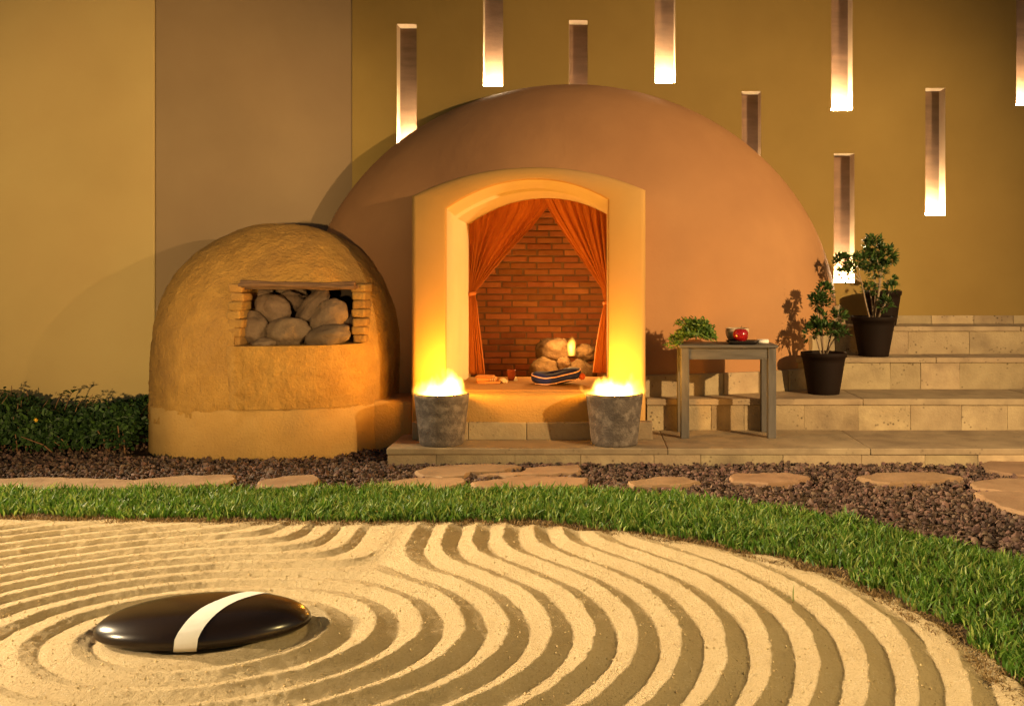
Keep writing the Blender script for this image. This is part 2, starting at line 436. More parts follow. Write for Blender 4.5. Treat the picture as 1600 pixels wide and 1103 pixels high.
SG = 0.0046
STONE = Vector((-1.022, 2.65, 0.0))
def sand_height(x, y):
    wx = x + 0.020 * vnoise(x, y, 1.8, 1) + 0.007 * vnoise(x, y, 9, 2) + 0.005 * vnoise(x, y, 28, 12)
    wy = y + 0.020 * vnoise(x, y, 1.8, 3) + 0.007 * vnoise(x, y, 9, 4) + 0.005 * vnoise(x, y, 28, 14)
    dx, dy = (wx - STONE.x), (wy - STONE.y)
    d1 = np.sqrt((dx / 1.22) ** 2 + dy ** 2 + 0.02)
    d2 = np.sqrt((wx + 0.70) ** 2 + 0.004) * 0.92 + 0.60
    k = 0.07
    phi = -k * np.log(np.exp(-d1 / k) + np.exp(-d2 / k))
    t = phi / 0.0925 + 0.15
    fr = t - np.floor(t)
    # the rake threw the sand one way: every ridge is steep on the flank that looks right and towards the viewer
    gy_, gx_ = np.gradient(phi, SG)
    gl = np.sqrt(gx_ * gx_ + gy_ * gy_) + 1e-6
    sd_ = (0.62 * gx_ - 0.78 * gy_) / gl
    cp = 0.40 + 0.17 * sd_
    up = np.clip(fr / cp, 0, 1); dn = np.clip((fr - cp) / (1 - cp), 0, 1)
    prof = np.where(fr < cp, up ** (1.1 + 0.5 * np.clip(-sd_, 0, 1)), (1 - dn) ** (1.1 + 0.45 * np.clip(sd_, 0, 1)))
    amp = 0.0225 * np.clip((phi - 0.15) / 0.09, 0.0, 1.0)
    nxf = np.clip((gx_ / gl + 0.05) / 0.95, 0, 1); nxf = nxf * nxf * (3 - 2 * nxf)
    amp = amp * (0.56 + 0.44 * nxf)      # shallow rake marks on the left and near side, deep ridges on the right
    crumble = 1 + 0.20 * vnoise(x, y, 6, 5) + 0.10 * vnoise(x, y, 26, 9)
    fc = np.abs(((fr - 0.985) + 0.5) % 1.0 - 0.5)
    cosx = dx / np.sqrt(dx * dx + dy * dy + 1e-4)
    wg = np.clip((0.62 - cosx) / 0.7, 0, 1); wg = wg * wg * (3 - 2 * wg)
    # towards the left and the near side the rake left narrow cuts between the ridges
    h = amp * crumble * prof - amp * (0.06 + 0.25 * wg * (1 + 0.5 * vnoise(x, y, 9, 15))) * np.exp(-(fc / 0.06) ** 2)
    h += 0.004 * vnoise(x, y, 2.2, 6) + 0.0012 * vnoise(x, y, 40, 7) + 0.0020 * vnoise(x, y, 120, 8)
    return h - 0.012
xs = np.arange(-3.5, 1.08, SG); ys = np.arange(1.80, 4.02, SG)
XX, YY = np.meshgrid(xs, ys)
H = sand_height(XX, YY)
sd = sdist(np.c_[XX.ravel(), YY.ravel()], SE, 1).reshape(XX.shape)
sd = sd + 0.06 * vnoise(XX, YY, 6, 21) + 0.03 * vnoise(XX, YY, 19, 22)
fade = np.clip(sd / 0.10, 0, 1)
H = H * (0.25 + 0.75 * fade) - 0.05 * np.clip(-sd / 0.06, 0, 1)
nx, ny = len(xs), len(ys)
idx = np.arange(nx * ny).reshape(ny, nx)
quads = np.stack([idx[:-1, :-1].ravel(), idx[:-1, 1:].ravel(), idx[1:, 1:].ravel(), idx[1:, :-1].ravel()], axis=1)
sand = link('sand_bed', fast('sand_bed', np.c_[XX.ravel(), YY.ravel(), H.ravel()], quads, True), M['sand'])
tag(sand, kind='structure')

# loose grains and crumbs lying on the sand
ng = 22000
gx = RNG.uniform(-3.2, 1.0, ng); gy = 1.95 + 1.95 * RNG.uniform(0, 1, ng) ** 1.3
ok = sdist(np.c_[gx, gy], SE, 1) > 0.02
ok &= ((gx - STONE.x) / 0.29) ** 2 + ((gy - STONE.y) / 0.19) ** 2 > 1
gx, gy = gx[ok], gy[ok]; ng = len(gx)
gi = np.clip(np.round((gx - xs[0]) / SG).astype(int), 0, nx - 1); gj = np.clip(np.round((gy - ys[0]) / SG).astype(int), 0, ny - 1)
octa = np.array([(1, 0, 0), (-1, 0, 0), (0, 1, 0), (0, -1, 0), (0, 0, 1), (0, 0, -1)], dtype=float)
octf = np.array([(0, 2, 4), (2, 1, 4), (1, 3, 4), (3, 0, 4), (2, 0, 5), (1, 2, 5), (3, 1, 5), (0, 3, 5)])
gs = RNG.lognormal(math.log(0.0015), 0.40, ng).clip(0.0008, 0.004)
gv = octa[None] * (1 + 0.3 * RNG.normal(size=(ng, 6, 1)).clip(-1.5, 1.5)) * gs[:, None, None] + np.c_[gx, gy, H[gj, gi] + gs * 0.35][:, None, :]
grains = link('sand_grains', fast('sand_grains', gv.reshape(-1, 3), (np.arange(ng)[:, None, None] * 6 + octf[None]).reshape(-1, 3)), M['grain'])
tag(grains, 'coarse loose grains scattered over the raked sand', 'sand', kind='stuff')

# turf soil strip between the sand and the gravel
n = len(SE); SEo = SE.copy()
rows = []
for t in np.linspace(-0.04, 1.03, 9):
    q = SE * (1 - t) + LE * t
    z = -0.012 + 0.022 * math.sin(math.pi * min(max(t, 0), 1)) ** 0.5 + 0.008 * vnoise(q[:, 0], q[:, 1], 9, 31)
    rows.append(np.c_[q, z])
V = np.concatenate(rows)
idx = np.arange(len(V)).reshape(9, n)
turf = link('turf_soil', fast('turf_soil', V, np.stack([idx[:-1, :-1].ravel(), idx[:-1, 1:].ravel(), idx[1:, 1:].ravel(), idx[1:, :-1].ravel()], axis=1), True), M['soil'])
tag(turf, kind='structure')

# ------------------------------------------------------------------ walls
WY = 6.65
WT = 0.12
wall = empty('back_wall', (0.6, WY, 0))
tag(wall, 'ochre plastered wall with lit vertical niches behind the dome', 'wall')
niche_px = [(620, 651, 38, 232), (755, 786, -62, 135), (889, 918, 32, 232), (1023, 1055, -68, 130), (1159, 1189, 143, 343),
            (1299, 1332, -25, 173), (1303, 1335, 240, 442), (1446, 1477, 138, 337), (1588, 1619, -35, 165)]
holes = []
for a, b, t, bt in niche_px:
    p, q = P(a, t, WY), P(b, bt, WY)
    holes.append((p.x, q.x, q.z, p.z))
hx = sorted({-1.58, 6.0, -1.10, 0.40} | {h[0] for h in holes} | {h[1] for h in holes})
hz = sorted({-0.1, 1.58, 4.2} | {h[2] for h in holes} | {h[3] for h in holes})
allh = holes + [(-1.10, 0.40, -0.1, 1.58)]
vid, V, Fc = {}, [], []
def vi(x, z):
    if (x, z) not in vid:
        vid[(x, z)] = len(V); V.append((x, WY, z))
    return vid[(x, z)]
for i in range(len(hx) - 1):
    for j in range(len(hz) - 1):
        cx, cz = (hx[i] + hx[i + 1]) / 2, (hz[j] + hz[j + 1]) / 2
        if any(h[0] < cx < h[1] and h[2] < cz < h[3] for h in allh): continue
        Fc.append((vi(hx[i], hz[j]), vi(hx[i + 1], hz[j]), vi(hx[i + 1], hz[j + 1]), vi(hx[i], hz[j + 1])))
me = mk('wall_face', V, Fc)
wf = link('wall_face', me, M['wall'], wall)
me.materials.append(M['niche_rim'])
sm = wf.modifiers.new('thick', 'SOLIDIFY'); sm.thickness = WT; sm.offset = -1; sm.material_offset_rim = 1
for (x0, x1, z0, z1) in holes:
    nb = box_between('niche_back', x0 - 0.02, x1 + 0.02, WY + WT + 0.003, WY + WT + 0.04, z0 - 0.02, z1 + 0.02, M['niche'], wall, 0.0)
    lp = box_between('niche_lamp', x0 + 0.012, x1 - 0.012, WY + 0.025, WY + WT - 0.02, z0 + 0.004, z0 + 0.018, M['lamp'], nb, 0.0)

left = empty('side_wall', (-3.4, 6.0, 0))
tag(left, 'smooth golden wall rising behind the low hedge', 'wall')
def wall_box(name, p0, p1, z0, z1, thick, mat, par, round_=0.02):
    d = (Vector(p1) - Vector(p0)); L = d.length; d.normalize()
    nrm = Vector((d.y, -d.x))   # facing the camera side
    me = box_mesh(name, L, thick, z1 - z0, round_, 3, smooth=False)
    c = (Vector(p0) + Vector(p1)) / 2 - nrm * thick / 2
    o = link(name, me, mat, None, loc=(c.x, c.y, (z0 + z1) / 2), rot=(0, 0, math.atan2(d.y, d.x)))
    if par: parent(o, par)
    return o
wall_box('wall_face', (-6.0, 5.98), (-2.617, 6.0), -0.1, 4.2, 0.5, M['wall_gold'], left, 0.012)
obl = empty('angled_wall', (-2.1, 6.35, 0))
tag(obl, 'angled wall with dim light put into its grey brown colour, between golden wall and niche wall', 'wall')
wall_box('wall_face', (-2.611, 6.006), (-1.52, 6.70), -0.1, 4.2, 0.2, M['wall_shade_tint'], obl, 0.004)

# ------------------------------------------------------------------ stone platform and steps
steps = empty('stone_steps', (1.4, 5.5, 0))
tag(steps, 'buff stone platform with three tiled steps climbing beside the dome', 'steps')
X0, X1 = -1.005, 4.6
PF = 4.97
# (y front of riser, z bottom, z top, x start, x end)
def run(z_top, yf, yb, x0, x1, zb, slab_t, tile_w, seed, nose=0.012):
    rr = random.Random(seed)
    box_between('step_core', x0 + 0.01, x1, yf + 0.03, yb - 0.001, zb - 0.02, z_top - slab_t + 0.002, M['cantera'], steps, 0.0)
    x = x0
    k = 0
    while x < x1 - 0.05:
        w = tile_w * rr.uniform(0.7, 1.5)
        e = min(x + w, x1)
        box_between('riser_tile', x + 0.0007, e - 0.0007, yf + rr.uniform(0, 0.003), yf + 0.035, zb - 0.004, z_top - slab_t + 0.001, M['cantera'], steps, 0.0012, 0.001, seed * 100 + k)
        x = e; k += 1
    x = x0 - 0.004
    while x < x1 - 0.05:
        w = rr.uniform(0.9, 1.5)
        e = min(x + w, x1)
        box_between('tread_slab', x + 0.001, e - 0.001, yf - nose + rr.uniform(0, 0.002), yb + 0.005, z_top - slab_t, z_top + rr.uniform(-0.001, 0.001), M['tread'], steps, 0.005, 0.001, seed * 200 + k, 2)
        x = e; k += 1
run(0.080, PF, 5.56, X0, X1, -0.03, 0.03, 0.30, 1, 0.008)
run(0.255, 5.555, 6.03, 0.325, X1, 0.08, 0.035, 0.245, 2)
run(0.445, 6.02, 6.30, 1.02, X1, 0.255, 0.030, 0.26, 3)
run(0.620, 6.29, 6.70, 1.30, X1, 0.445, 0.030, 0.27, 4)
x = 1.50; k = 0
rr = random.Random(5)
while x < X1:
    e = x + 0.24 * rr.uniform(0.8, 1.2)
    box_between('skirting_tile', x + 0.001, e - 0.001, WY - 0.014, WY - 0.001, 0.619, 0.675, M['cantera'], wall, 0.002, 0, 900 + k)
    x = e; k += 1

# ------------------------------------------------------------------ clay dome
DX, DY, DA, DB, DZ0, DC = -0.115, WY, 1.755, 1.02, 0.62, 1.585
dome = empty('clay_dome', (DX, DY, 0))
tag(dome, 'large smooth terracotta dome with an arched curtained doorway', 'dome')
def dome_mesh():
    nt_, vs, fs = 96, [], []
    prof = [(1.0, -0.05), (1.0, 0.2), (1.0, 0.42)]
    for i in range(0, 33):
        a = math.pi / 2 * i / 33
        prof.append((math.cos(a), DZ0 + DC * math.sin(a)))
    m = len(prof)
    for i in range(nt_):
        t = 2 * math.pi * i / nt_
        for r, z in prof:
            vs.append((DX + DA * r * math.cos(t), DY + DB * r * math.sin(t), z))
    for i in range(nt_):
        for j in range(m - 1):
            a, b = i * m + j, ((i + 1) % nt_) * m + j
            fs.append((a, b, b + 1, a + 1))
    top = len(vs); vs.append((DX, DY, DZ0 + DC))
    for i in range(nt_):
        fs.append((i * m + m - 1, ((i + 1) % nt_) * m + m - 1, top))
    fs.append(tuple(i * m for i in range(nt_))[::-1])
    return mk('shell', vs, fs, True)

# door surround: profiles as arch outlines
def arch(xl, xr, zb, zl, zr, zt, n=24, xt=None):
    """outline from bottom-left up, over a segmental arch, down to bottom-right"""
    pts = [(xl, zb)]
    for k in range(1, 6): pts.append((xl, zb + (zl - zb) * k / 6))
    for i in range(n + 1):
        t = i / n
        x = xl + (xr - xl) * t
        base = zl + (zr - zl) * t
        bulge = (zt - (zl + zr) / 2)
        s = 1 - abs(2 * t - 1) ** 2.1
        pts.append((x, base + bulge * s))
    for k in range(5, 0, -1): pts.append((xr, zb + (zr - zb) * k / 6))
    pts.append((xr, zb))
    return pts
YP = 5.30
pl = lambda x, y, Y: P(x, y, Y)
outer = arch(P(642, 0, YP).x, P(1009, 0, YP).x, 0.079, P(0, 306, YP).z, P(0, 297, YP).z, P(0, 261, YP).z)
in0 = arch(P(697, 0, YP).x, P(950, 0, YP).x, 0.25, P(0, 326, YP).z, P(0, 312, YP).z, P(0, 281, YP).z)
YM = 5.62
in1 = arch(P(711, 0, YM).x, P(949, 0, YM).x, 0.25, P(0, 338, YM).z, P(0, 326, YM).z, P(0, 295, YM).z)
in1b = arch(P(714, 0, YM).x, P(948.5, 0, YM).x, 0.25, P(0, 342, YM).z, P(0, 329, YM).z, P(0, 299, YM).z)
YB = 6.22
in2 = arch(P(735, 0, YB).x, P(948, 0, YB).x, 0.25, P(0, 352, YB).z, P(0, 336, YB).z, P(0, 312, YB).z)
cutp = arch(P(672, 0, YP).x, P(979, 0, YP).x, 0.05, P(0, 318, YP).z, P(0, 306, YP).z, P(0, 271, YP).z)
def prism(pts, y0, y1):
    n = len(pts)
    vs = [(x, y0, z) for x, z in pts] + [(x, y1, z) for x, z in pts]
    fs = [(i, (i + 1) % n, (i + 1) % n + n, i + n) for i in range(n)]
    fs += [tuple(range(n))[::-1], tuple(range(n, 2 * n))]
    me = mk('c', vs, fs)
    bm = bmesh.new(); bm.from_mesh(me); bmesh.ops.recalc_face_normals(bm, faces=bm.faces); bm.to_mesh(me); bm.free()
    return me
room = box_mesh('room', 1.32, 1.30, 1.45, origin=(-0.35, 6.79, 0.775))
back_cuts = [box_mesh('k', 6, 2.0, 3.0, origin=(0, 7.655, 1.6 + 1.5)), box_mesh('k', 3, 2.0, 3.0, origin=(0.47 + 1.5, 7.655, 0.9)), box_mesh('k', 3, 2.0, 3.0, origin=(-1.17 - 1.5, 7.655, 0.9))]
shell_me = boolean(dome_mesh(), [prism(cutp, 4.9, 6.24), room] + back_cuts)
shell_me.polygons.foreach_set('use_smooth', [True] * len(shell_me.polygons))
shell = link('shell', shell_me, M['dome'], dome)
if not shell_me.materials: shell_me.materials.append(M['dome'])
try:
    shell_me.set_sharp_from_angle(angle=R(40))
except Exception:
    pass

def loft(loops, close=False):
    V, Fc = [], []
    m = len(loops[0][0])
    for pts, y in loops:
        V += [(x, y, z) for x, z in pts]
    for k in range(len(loops) - 1):
        for i in range(m - 1):
            a = k * m + i
            Fc.append((a, a + 1, a + 1 + m, a + m))
    return V, Fc
def lerp_prof(a, b, t): return [(p[0] * (1 - t) + q[0] * t, p[1] * (1 - t) + q[1] * t) for p, q in zip(a, b)]
def grow(pts, d):
    cx = (pts[0][0] + pts[-1][0]) / 2
    out = []
    for i, (x, z) in enumerate(pts):
        a = pts[max(i - 1, 0)]; b = pts[min(i + 1, len(pts) - 1)]
        tx, tz = b[0] - a[0], b[1] - a[1]; l = math.hypot(tx, tz) or 1
        out.append((x - tz / l * d, z + tx / l * d if 0 < i < len(pts) - 1 else z))
    return out
V, Fc = loft([(outer, 6.5), (outer, YP + 0.03), (grow(outer, -0.008), YP + 0.008), (grow(outer, -0.028), YP), (grow(in0, 0.02), YP), (grow(in0, 0.005), YP + 0.006), (in0, YP + 0.025)])
sur = link('door_surround', mk('door_surround', V, Fc, True), M['porch'], dome)
sur.data.set_sharp_from_angle(angle=R(50))

V, Fc = loft([(in0, YP + 0.025), (in1, YM - 0.005), (in1b, YM + 0.005), (in2, YB), (grow(in2, 0.05), YB + 0.002)])
rev = link('reveal', mk('reveal', V, Fc, True), M['reveal'], dome)
rev.data.set_sharp_from_angle(angle=R(50))

# sill (raised plaster threshold that bulges forward) and the floor of the passage
bm = bmesh.new()
sx0, sx1 = in0[0][0] - 0.12, in0[-1][0] + 0.12
cols = []
for i in range(33):
    t = i / 32
    x = sx0 + (sx1 - sx0) * t
    yb = YP - 0.012 - 0.05 * (1 - abs(2 * t - 1) ** 2.5)
    cols.append([bm.verts.new(c) for c in ((x, yb + 0.004, 0.165), (x, yb, 0.20), (x, yb, 0.285), (x, yb + 0.006, 0.303), (x, yb + 0.02, 0.312), (x, yb + 0.05, 0.314), (x, 6.2, 0.312), (x, 6.205, 0.305), (x, 6.21, 0.1))])
for i in range(32):
    for j in range(8):
        bm.faces.new((cols[i][j], cols[i + 1][j], cols[i + 1][j + 1], cols[i][j + 1]))
sill = link('sill', from_bm('sill', bm, True), M['adobe_pale'], dome)
x = P(643, 0, 5.22).x; k = 0
rr = random.Random(11)
while x < 0.30:
    e = min(x + rr.uniform(0.24, 0.36), 0.335)
    if 0.335 - e < 0.08: e = 0.335
    box_between('skirting_tile', x + 0.001, e - 0.001, 5.225, 5.292, 0.079, 0.172, M['cantera'], dome, 0.004, 0.001, 400 + k)
    x = e; k += 1
# tiles round the foot of the dome, stepping up with the stairs
def dome_pt(t, off=0.0):
    c, s = math.cos(t), math.sin(t)
    nrm = Vector((c / DA, s / DB)).normalized()
    return Vector((DX + DA * c, DY + DB * s)) + nrm * off
ts = np.linspace(R(-77), R(-8), 9)
for i in range(8):
    a, b = dome_pt(ts[i], 0.004), dome_pt(ts[i + 1], 0.004)
    ym = (a.y + b.y) / 2
    zb = 0.254 if ym < 6.02 else (0.444 if ym < 6.29 else 0.619)
    zt = zb + (0.125 if zb < 0.3 else 0.13)
    d = b - a; L_ = d.length
    c = (a + b) / 2
    me = box_mesh('skirting_tile', L_ - 0.003, 0.05, zt - zb, 0.003, 1, 0.001, seed=i)
    link('skirting_tile', me, M['cantera'], dome, loc=(c.x, c.y, (zb + zt) / 2), rot=(0, 0, math.atan2(d.y, d.x)))

# interior: brick back wall, floor
BY = 7.26
iw = box_between('interior_wall', -1.02, 0.32, BY, BY + 0.10, 0.10, 1.56, M['mortar'], dome, 0.0)
bmn = box_mesh('brick', 0.177, 0.04, 0.0365, 0.003, 1, 0.0)
bmn.materials.append(M['brick'])
pitch, lp = 0.0462, 0.188
rr = random.Random(3)
for c in range(29):
    z = 0.135 + c * pitch
    off = (0.0 if c % 2 == 0 else lp * 0.5) + rr.uniform(-0.02, 0.02)
    for k in range(-1, 7):
        x = -0.93 + k * lp + off
        if x < -0.99 or x > 0.27: continue
        link('brick', bmn, None, iw, loc=(x + rr.uniform(-0.003, 0.003), BY + 0.010 + rr.uniform(-0.003, 0.003), z + rr.uniform(-0.0015, 0.0015)),
             rot=(0, rr.uniform(-0.012, 0.012), rr.uniform(-0.015, 0.015)), scale=(rr.uniform(0.95, 1.02), 1, rr.uniform(0.95, 1.04)))
box_between('interior_floor', -1.02, 0.32, 6.20, 7.3, 0.08, 0.19, M['mat'], dome, 0.0)

# ------------------------------------------------------------------ curtains
def curtain(name, left_side, label):
    YC = 6.16
    nu, nv = 150, 90
    V = []
    if left_side:
        xo = 733                                     # fixed outer edge
        inner = [(312, 858), (328, 853), (355, 832), (385, 803), (425, 768), (448, 750), (458, 742), (470, 745), (500, 747), (540, 752), (584, 757)]
    else:
        xo = 952
        inner = [(312, 848), (328, 856), (345, 866), (385, 893), (420, 918), (450, 939), (470, 944), (485, 941), (500, 938), (540, 931), (582, 926)]
    iy = [a for a, b in inner]; ix = [b for a, b in inner]
    tie = 459 if left_side else 472
    yend = inner[-1][0]
    for j in range(nv + 1):
        v = j / nv
        for i in range(nu + 1):
            u = i / nu                               # 0 outer edge, 1 inner edge
            # top edge follows the arch of the passage
            xt = xo + (inner[0][1] - xo) * u
            tt = min(max((xt - 735) / 213.0, 0), 1)
            ytop = 352 + (336 - 352) * tt - 32 * (1 - abs(2 * tt - 1) ** 2.1) - 6
            y = ytop + (yend - ytop) * v
            # sag: fabric between outer edge and tie droops
            xi = float(np.interp(y, iy, ix))
            x = xo + (xi - xo) * u
            g = abs(x - xo)
            width = abs(xi - xo)
            near = math.exp(-((y - tie) / 26.0) ** 2)
            nfold = 9 if left_side else 8
            ph = 2 * math.pi * (nfold * u ** 0.9) + (1.1 if left_side else 0.3) + 3.0 * noise.noise(Vector((u * 3.1, v * 1.2, 1.7 if left_side else 5.2)))
            amp = 0.020 * (0.55 + 0.9 * abs(noise.noise(Vector((u * 5.3, 0.4, 2.2 if left_side else 8.1))))) * (1 - 0.5 * near) * (0.45 + min(v * 6, 1.0) * 0.55)
            f = math.sin(ph) + 0.35 * math.sin(2.3 * ph + 1.0)
            ruf = 0.004 * math.sin(2 * math.pi * 32 * u + 2 * noise.noise(Vector((u * 9, 0, 3)))) * max(0, 1 - v * 9)
            yy = YC - amp * f - ruf - 0.02 * near
            p = P(x + 1.2 * math.cos(ph) * (1 - near), y, 6.16)
            V.append((p.x, yy, p.z))
    idx = np.arange(len(V)).reshape(nv + 1, nu + 1)
    q = np.stack([idx[:-1, :-1].ravel(), idx[1:, :-1].ravel(), idx[1:, 1:].ravel(), idx[:-1, 1:].ravel()], axis=1)
    root = empty(name, P(xo, 580, 6.16))
    c = link('fabric', fast('fabric', np.array(V), q, True), M['curtain'], root)
    s = c.modifiers.new('thick', 'SOLIDIFY'); s.thickness = 0.002
    cx = (xo + float(np.interp(tie, iy, ix))) / 2
    w = abs(xo - float(np.interp(tie, iy, ix))) / 2 * 6.16 / F + 0.006
    vs, fs = [], []
    n = 24
    for i in range(n):
        a = 2 * math.pi * i / n
        for z in (-0.012, 0.0, 0.012):
            k = 1.0 + (0.08 if z == 0 else 0)
            vs.append((w * k * math.cos(a), 0.034 * k * math.sin(a), z + 0.005 * math.cos(a)))
    for i in range(n):
        for j in range(2):
            a, b = i * 3 + j, ((i + 1) % n) * 3 + j
            fs.append((a, b, b + 1, a + 1))
    pc = P(cx, tie, 6.14)
    t = link('tie_back', mk('tie_back', vs, fs, True), M['curtain'], root, loc=pc)
    t.modifiers.new('thick', 'SOLIDIFY').thickness = 0.003
    tag(root, label, 'curtain', 'doorway curtains')
    return root
curtain('curtain', True, 'gathered orange curtain beside the striped folded cloth in the doorway')
curtain('curtain', False, 'orange curtain drawn back on the side of the fire and rocks')

# ------------------------------------------------------------------ oven
OX, OY, OA, OB, ON = -1.780, 5.80, 0.678, 0.688, 2.5
oven = empty('clay_oven', (OX, OY, 0))
tag(oven, 'small rough ochre adobe oven filled with round stones', 'oven')
def sup(t, n):
    c, s = math.cos(t), math.sin(t)
    return math.copysign(abs(c) ** (2 / n), c), math.copysign(abs(s) ** (2 / n), s)
def oven_mesh():
    nt_, vs, fs = 260, [], []
    prof = [(1.0, 0.16 + 0.013 * i) for i in range(21)]
    z0, hh, e = 0.42, 0.82, 2.25
    for i in range(1, 100):
        a = math.pi / 2 * i / 100
        r = math.cos(a) ** (2 / e); z = z0 + hh * math.sin(a) ** (2 / e)
        prof.append((r, z))
    m = len(prof)
    for i in range(nt_):
        t = 2 * math.pi * i / nt_
        for r, z in prof:
            nn = ON * (r) + 2.0 * (1 - r)
            c, s = sup(t, nn)
            x, y = OX + OA * r * c, OY + OB * r * s
            d = 0.014 * noise.noise(Vector((x * 3, y * 3, z * 3))) + 0.006 * noise.noise(Vector((x * 11, y * 11, z * 11))) + 0.0035 * noise.noise(Vector((x * 34, y * 34, z * 22))) + 0.004 * noise.noise(Vector((x * 80, y * 80, z * 40)))
            vs.append((x + d * c, y + d * s, z + d * (1 - r)))
    for i in range(nt_):
        for j in range(m - 1):
            a, b = i * m + j, ((i + 1) % nt_) * m + j
            fs.append((a, b, b + 1, a + 1))
    top = len(vs); vs.append((OX, OY, z0 + hh))
    for i in range(nt_): fs.append((i * m + m - 1, ((i + 1) % nt_) * m + m - 1, top))
    fs.append(tuple(i * m for i in range(nt_))[::-1])
    return mk('body', vs, fs, True)
ox0, ox1 = P(383, 0, 5.2).x, P(547, 0, 5.2).x
oz0, oz1 = P(0, 541, 5.12).z, P(0, 444, 5.15).z
cav = box_mesh('cav', ox1 - ox0 + 0.06, 1.0, oz1 - oz0, origin=((ox0 + ox1) / 2, 5.36, (oz0 + oz1) / 2))
bme = boolean(oven_mesh(), [cav])
bme.polygons.foreach_set('use_smooth', [True] * len(bme.polygons))
bme.set_sharp_from_angle(angle=R(45))
body = link('body', bme, M['adobe'], oven)
if not bme.materials: bme.materials.append(M['adobe'])
# plinth ring
def ring_mesh(name, a, b, n, z0, z1, rough, seed):
    nt_, vs, fs = 128, [], []
    zs = [z0, z0 + 0.03, (z0 + z1) / 2, z1 - 0.025, z1 - 0.006]
    k = [1, 1, 1, 1, 0.985]
    m = len(zs) + 1
    for i in range(nt_):
        t = 2 * math.pi * i / nt_
        c, s = sup(t, n)
        for z, q in zip(zs, k):
            d = rough * noise.noise(Vector((c * 5 + seed, s * 5, z * 9)))
            vs.append((OX + (a * q + d) * c, OY + (b * q + d) * s, z))
        vs.append((OX + a * 0.9 * c, OY + b * 0.9 * s, z1))
    for i in range(nt_):
        for j in range(m - 1):
            p, q = i * m + j, ((i + 1) % nt_) * m + j
            fs.append((p, q, q + 1, p + 1))
    fs.append(tuple(i * m + m - 1 for i in range(nt_)))
    return mk(name, vs, fs, True)
link('plinth', ring_mesh('plinth', 0.681, 0.698, 2.5, -0.03, 0.262, 0.012, 3), M['adobe_pale'], oven)
# ledge running from the plinth to the door surround
box_between('ledge', -1.36, -0.955, 5.42, 5.95, -0.03, 0.262, M['adobe_pale'], oven, 0.03, 0.006, 5, 3)
# front panel below the opening
vs = []
nxp, nzp = 90, 40
x0p, x1p, z0p, z1p = P(350, 0, 5.15).x, P(568, 0, 5.22).x, 0.255, oz0
def front_y(x):
    u = min(abs((x - OX) / OA), 0.999)
    return OY - OB * (1 - u ** ON) ** (1 / ON)
V = []
for j in range(nzp + 1):
    for i in range(nxp + 1):
        x = x0p + (x1p - x0p) * i / nxp; z = z0p + (z1p - z0p) * j / nzp
        e = min(1, min(i, nxp - i) / 9.0); e = e * e * (3 - 2 * e)
        y = front_y(x) - 0.026 * e + 0.014 - 0.005 * noise.noise(Vector((x * 30, z * 30, 5))) - 0.004 * noise.noise(Vector((x * 6, z * 6, 2)))
        V.append((x, y, z))
for i in range(nxp + 1):
    x = x0p + (x1p - x0p) * i / nxp
    V.append((x, 5.55, z1p + 0.003))
idx = np.arange(len(V)).reshape(nzp + 2, nxp + 1)
q = np.stack([idx[:-1, :-1].ravel(), idx[:-1, 1:].ravel(), idx[1:, 1:].ravel(), idx[1:, :-1].ravel()], axis=1)
pn = link('front_panel', fast('front_panel', np.array(V), q, True), M['adobe'], oven)
pn.data.set_sharp_from_angle(angle=R(50))
# jambs of rounded clay bricks
rr = random.Random(8)
for side in (0, 1):
    nb = 7
    h = (oz1 - oz0) / nb
    for k in range(nb):
        xc = (P(371, 0, 5.2).x + 0.006 * (k % 3)) if side == 0 else (P(557, 0, 5.28).x - 0.010 * k / nb)
        me = box_mesh('jamb_brick', 0.075 + rr.uniform(-0.004, 0.004), 0.16, h * 1.0, 0.013, 3, 0.004, seed=side * 20 + k, smooth=True)
        yc = front_y(xc) + 0.098 + 0.035 * (k / nb) ** 2 + rr.uniform(-0.003, 0.003)
        link('jamb_brick', me, M['jamb'], oven, loc=(xc, yc, oz0 + h * (k + 0.5)), rot=(0, rr.uniform(-0.02, 0.02), rr.uniform(-0.04, 0.04)))
# lintel of old sticks
for k, (dy, dz, r) in enumerate(((-0.005, 0.002, 0.013), (0.02, 0.014, 0.012), (0.035, -0.006, 0.013), (0.065, 0.004, 0.014), (0.09, -0.004, 0.013))):
    pts = []
    for i in range(9):
        t = i / 8
        x = ox0 - 0.02 + (ox1 - ox0 + 0.05) * t
        pts.append((x, 5.168 + dy + 0.006 * math.sin(3 * t + k), oz1 - 0.008 + dz + 0.004 * math.sin(5 * t + k * 2) - 0.006 * t))
    vs, fs = tube('s', pts, [r * (0.9 + 0.2 * math.sin(i * 1.7 + k)) for i in range(9)], 8)
    link('lintel_stick', mk('lintel_stick', vs, fs, True), M['twig'], oven)
# very dark lining panel behind the stones
link('cavity_lining', box_mesh('cavity_lining', ox1 - ox0 + 0.05, 0.02, oz1 - oz0 - 0.01, 0, origin=((ox0 + ox1) / 2, 5.83, (oz0 + oz1) / 2)), M['dark_lining'], oven)

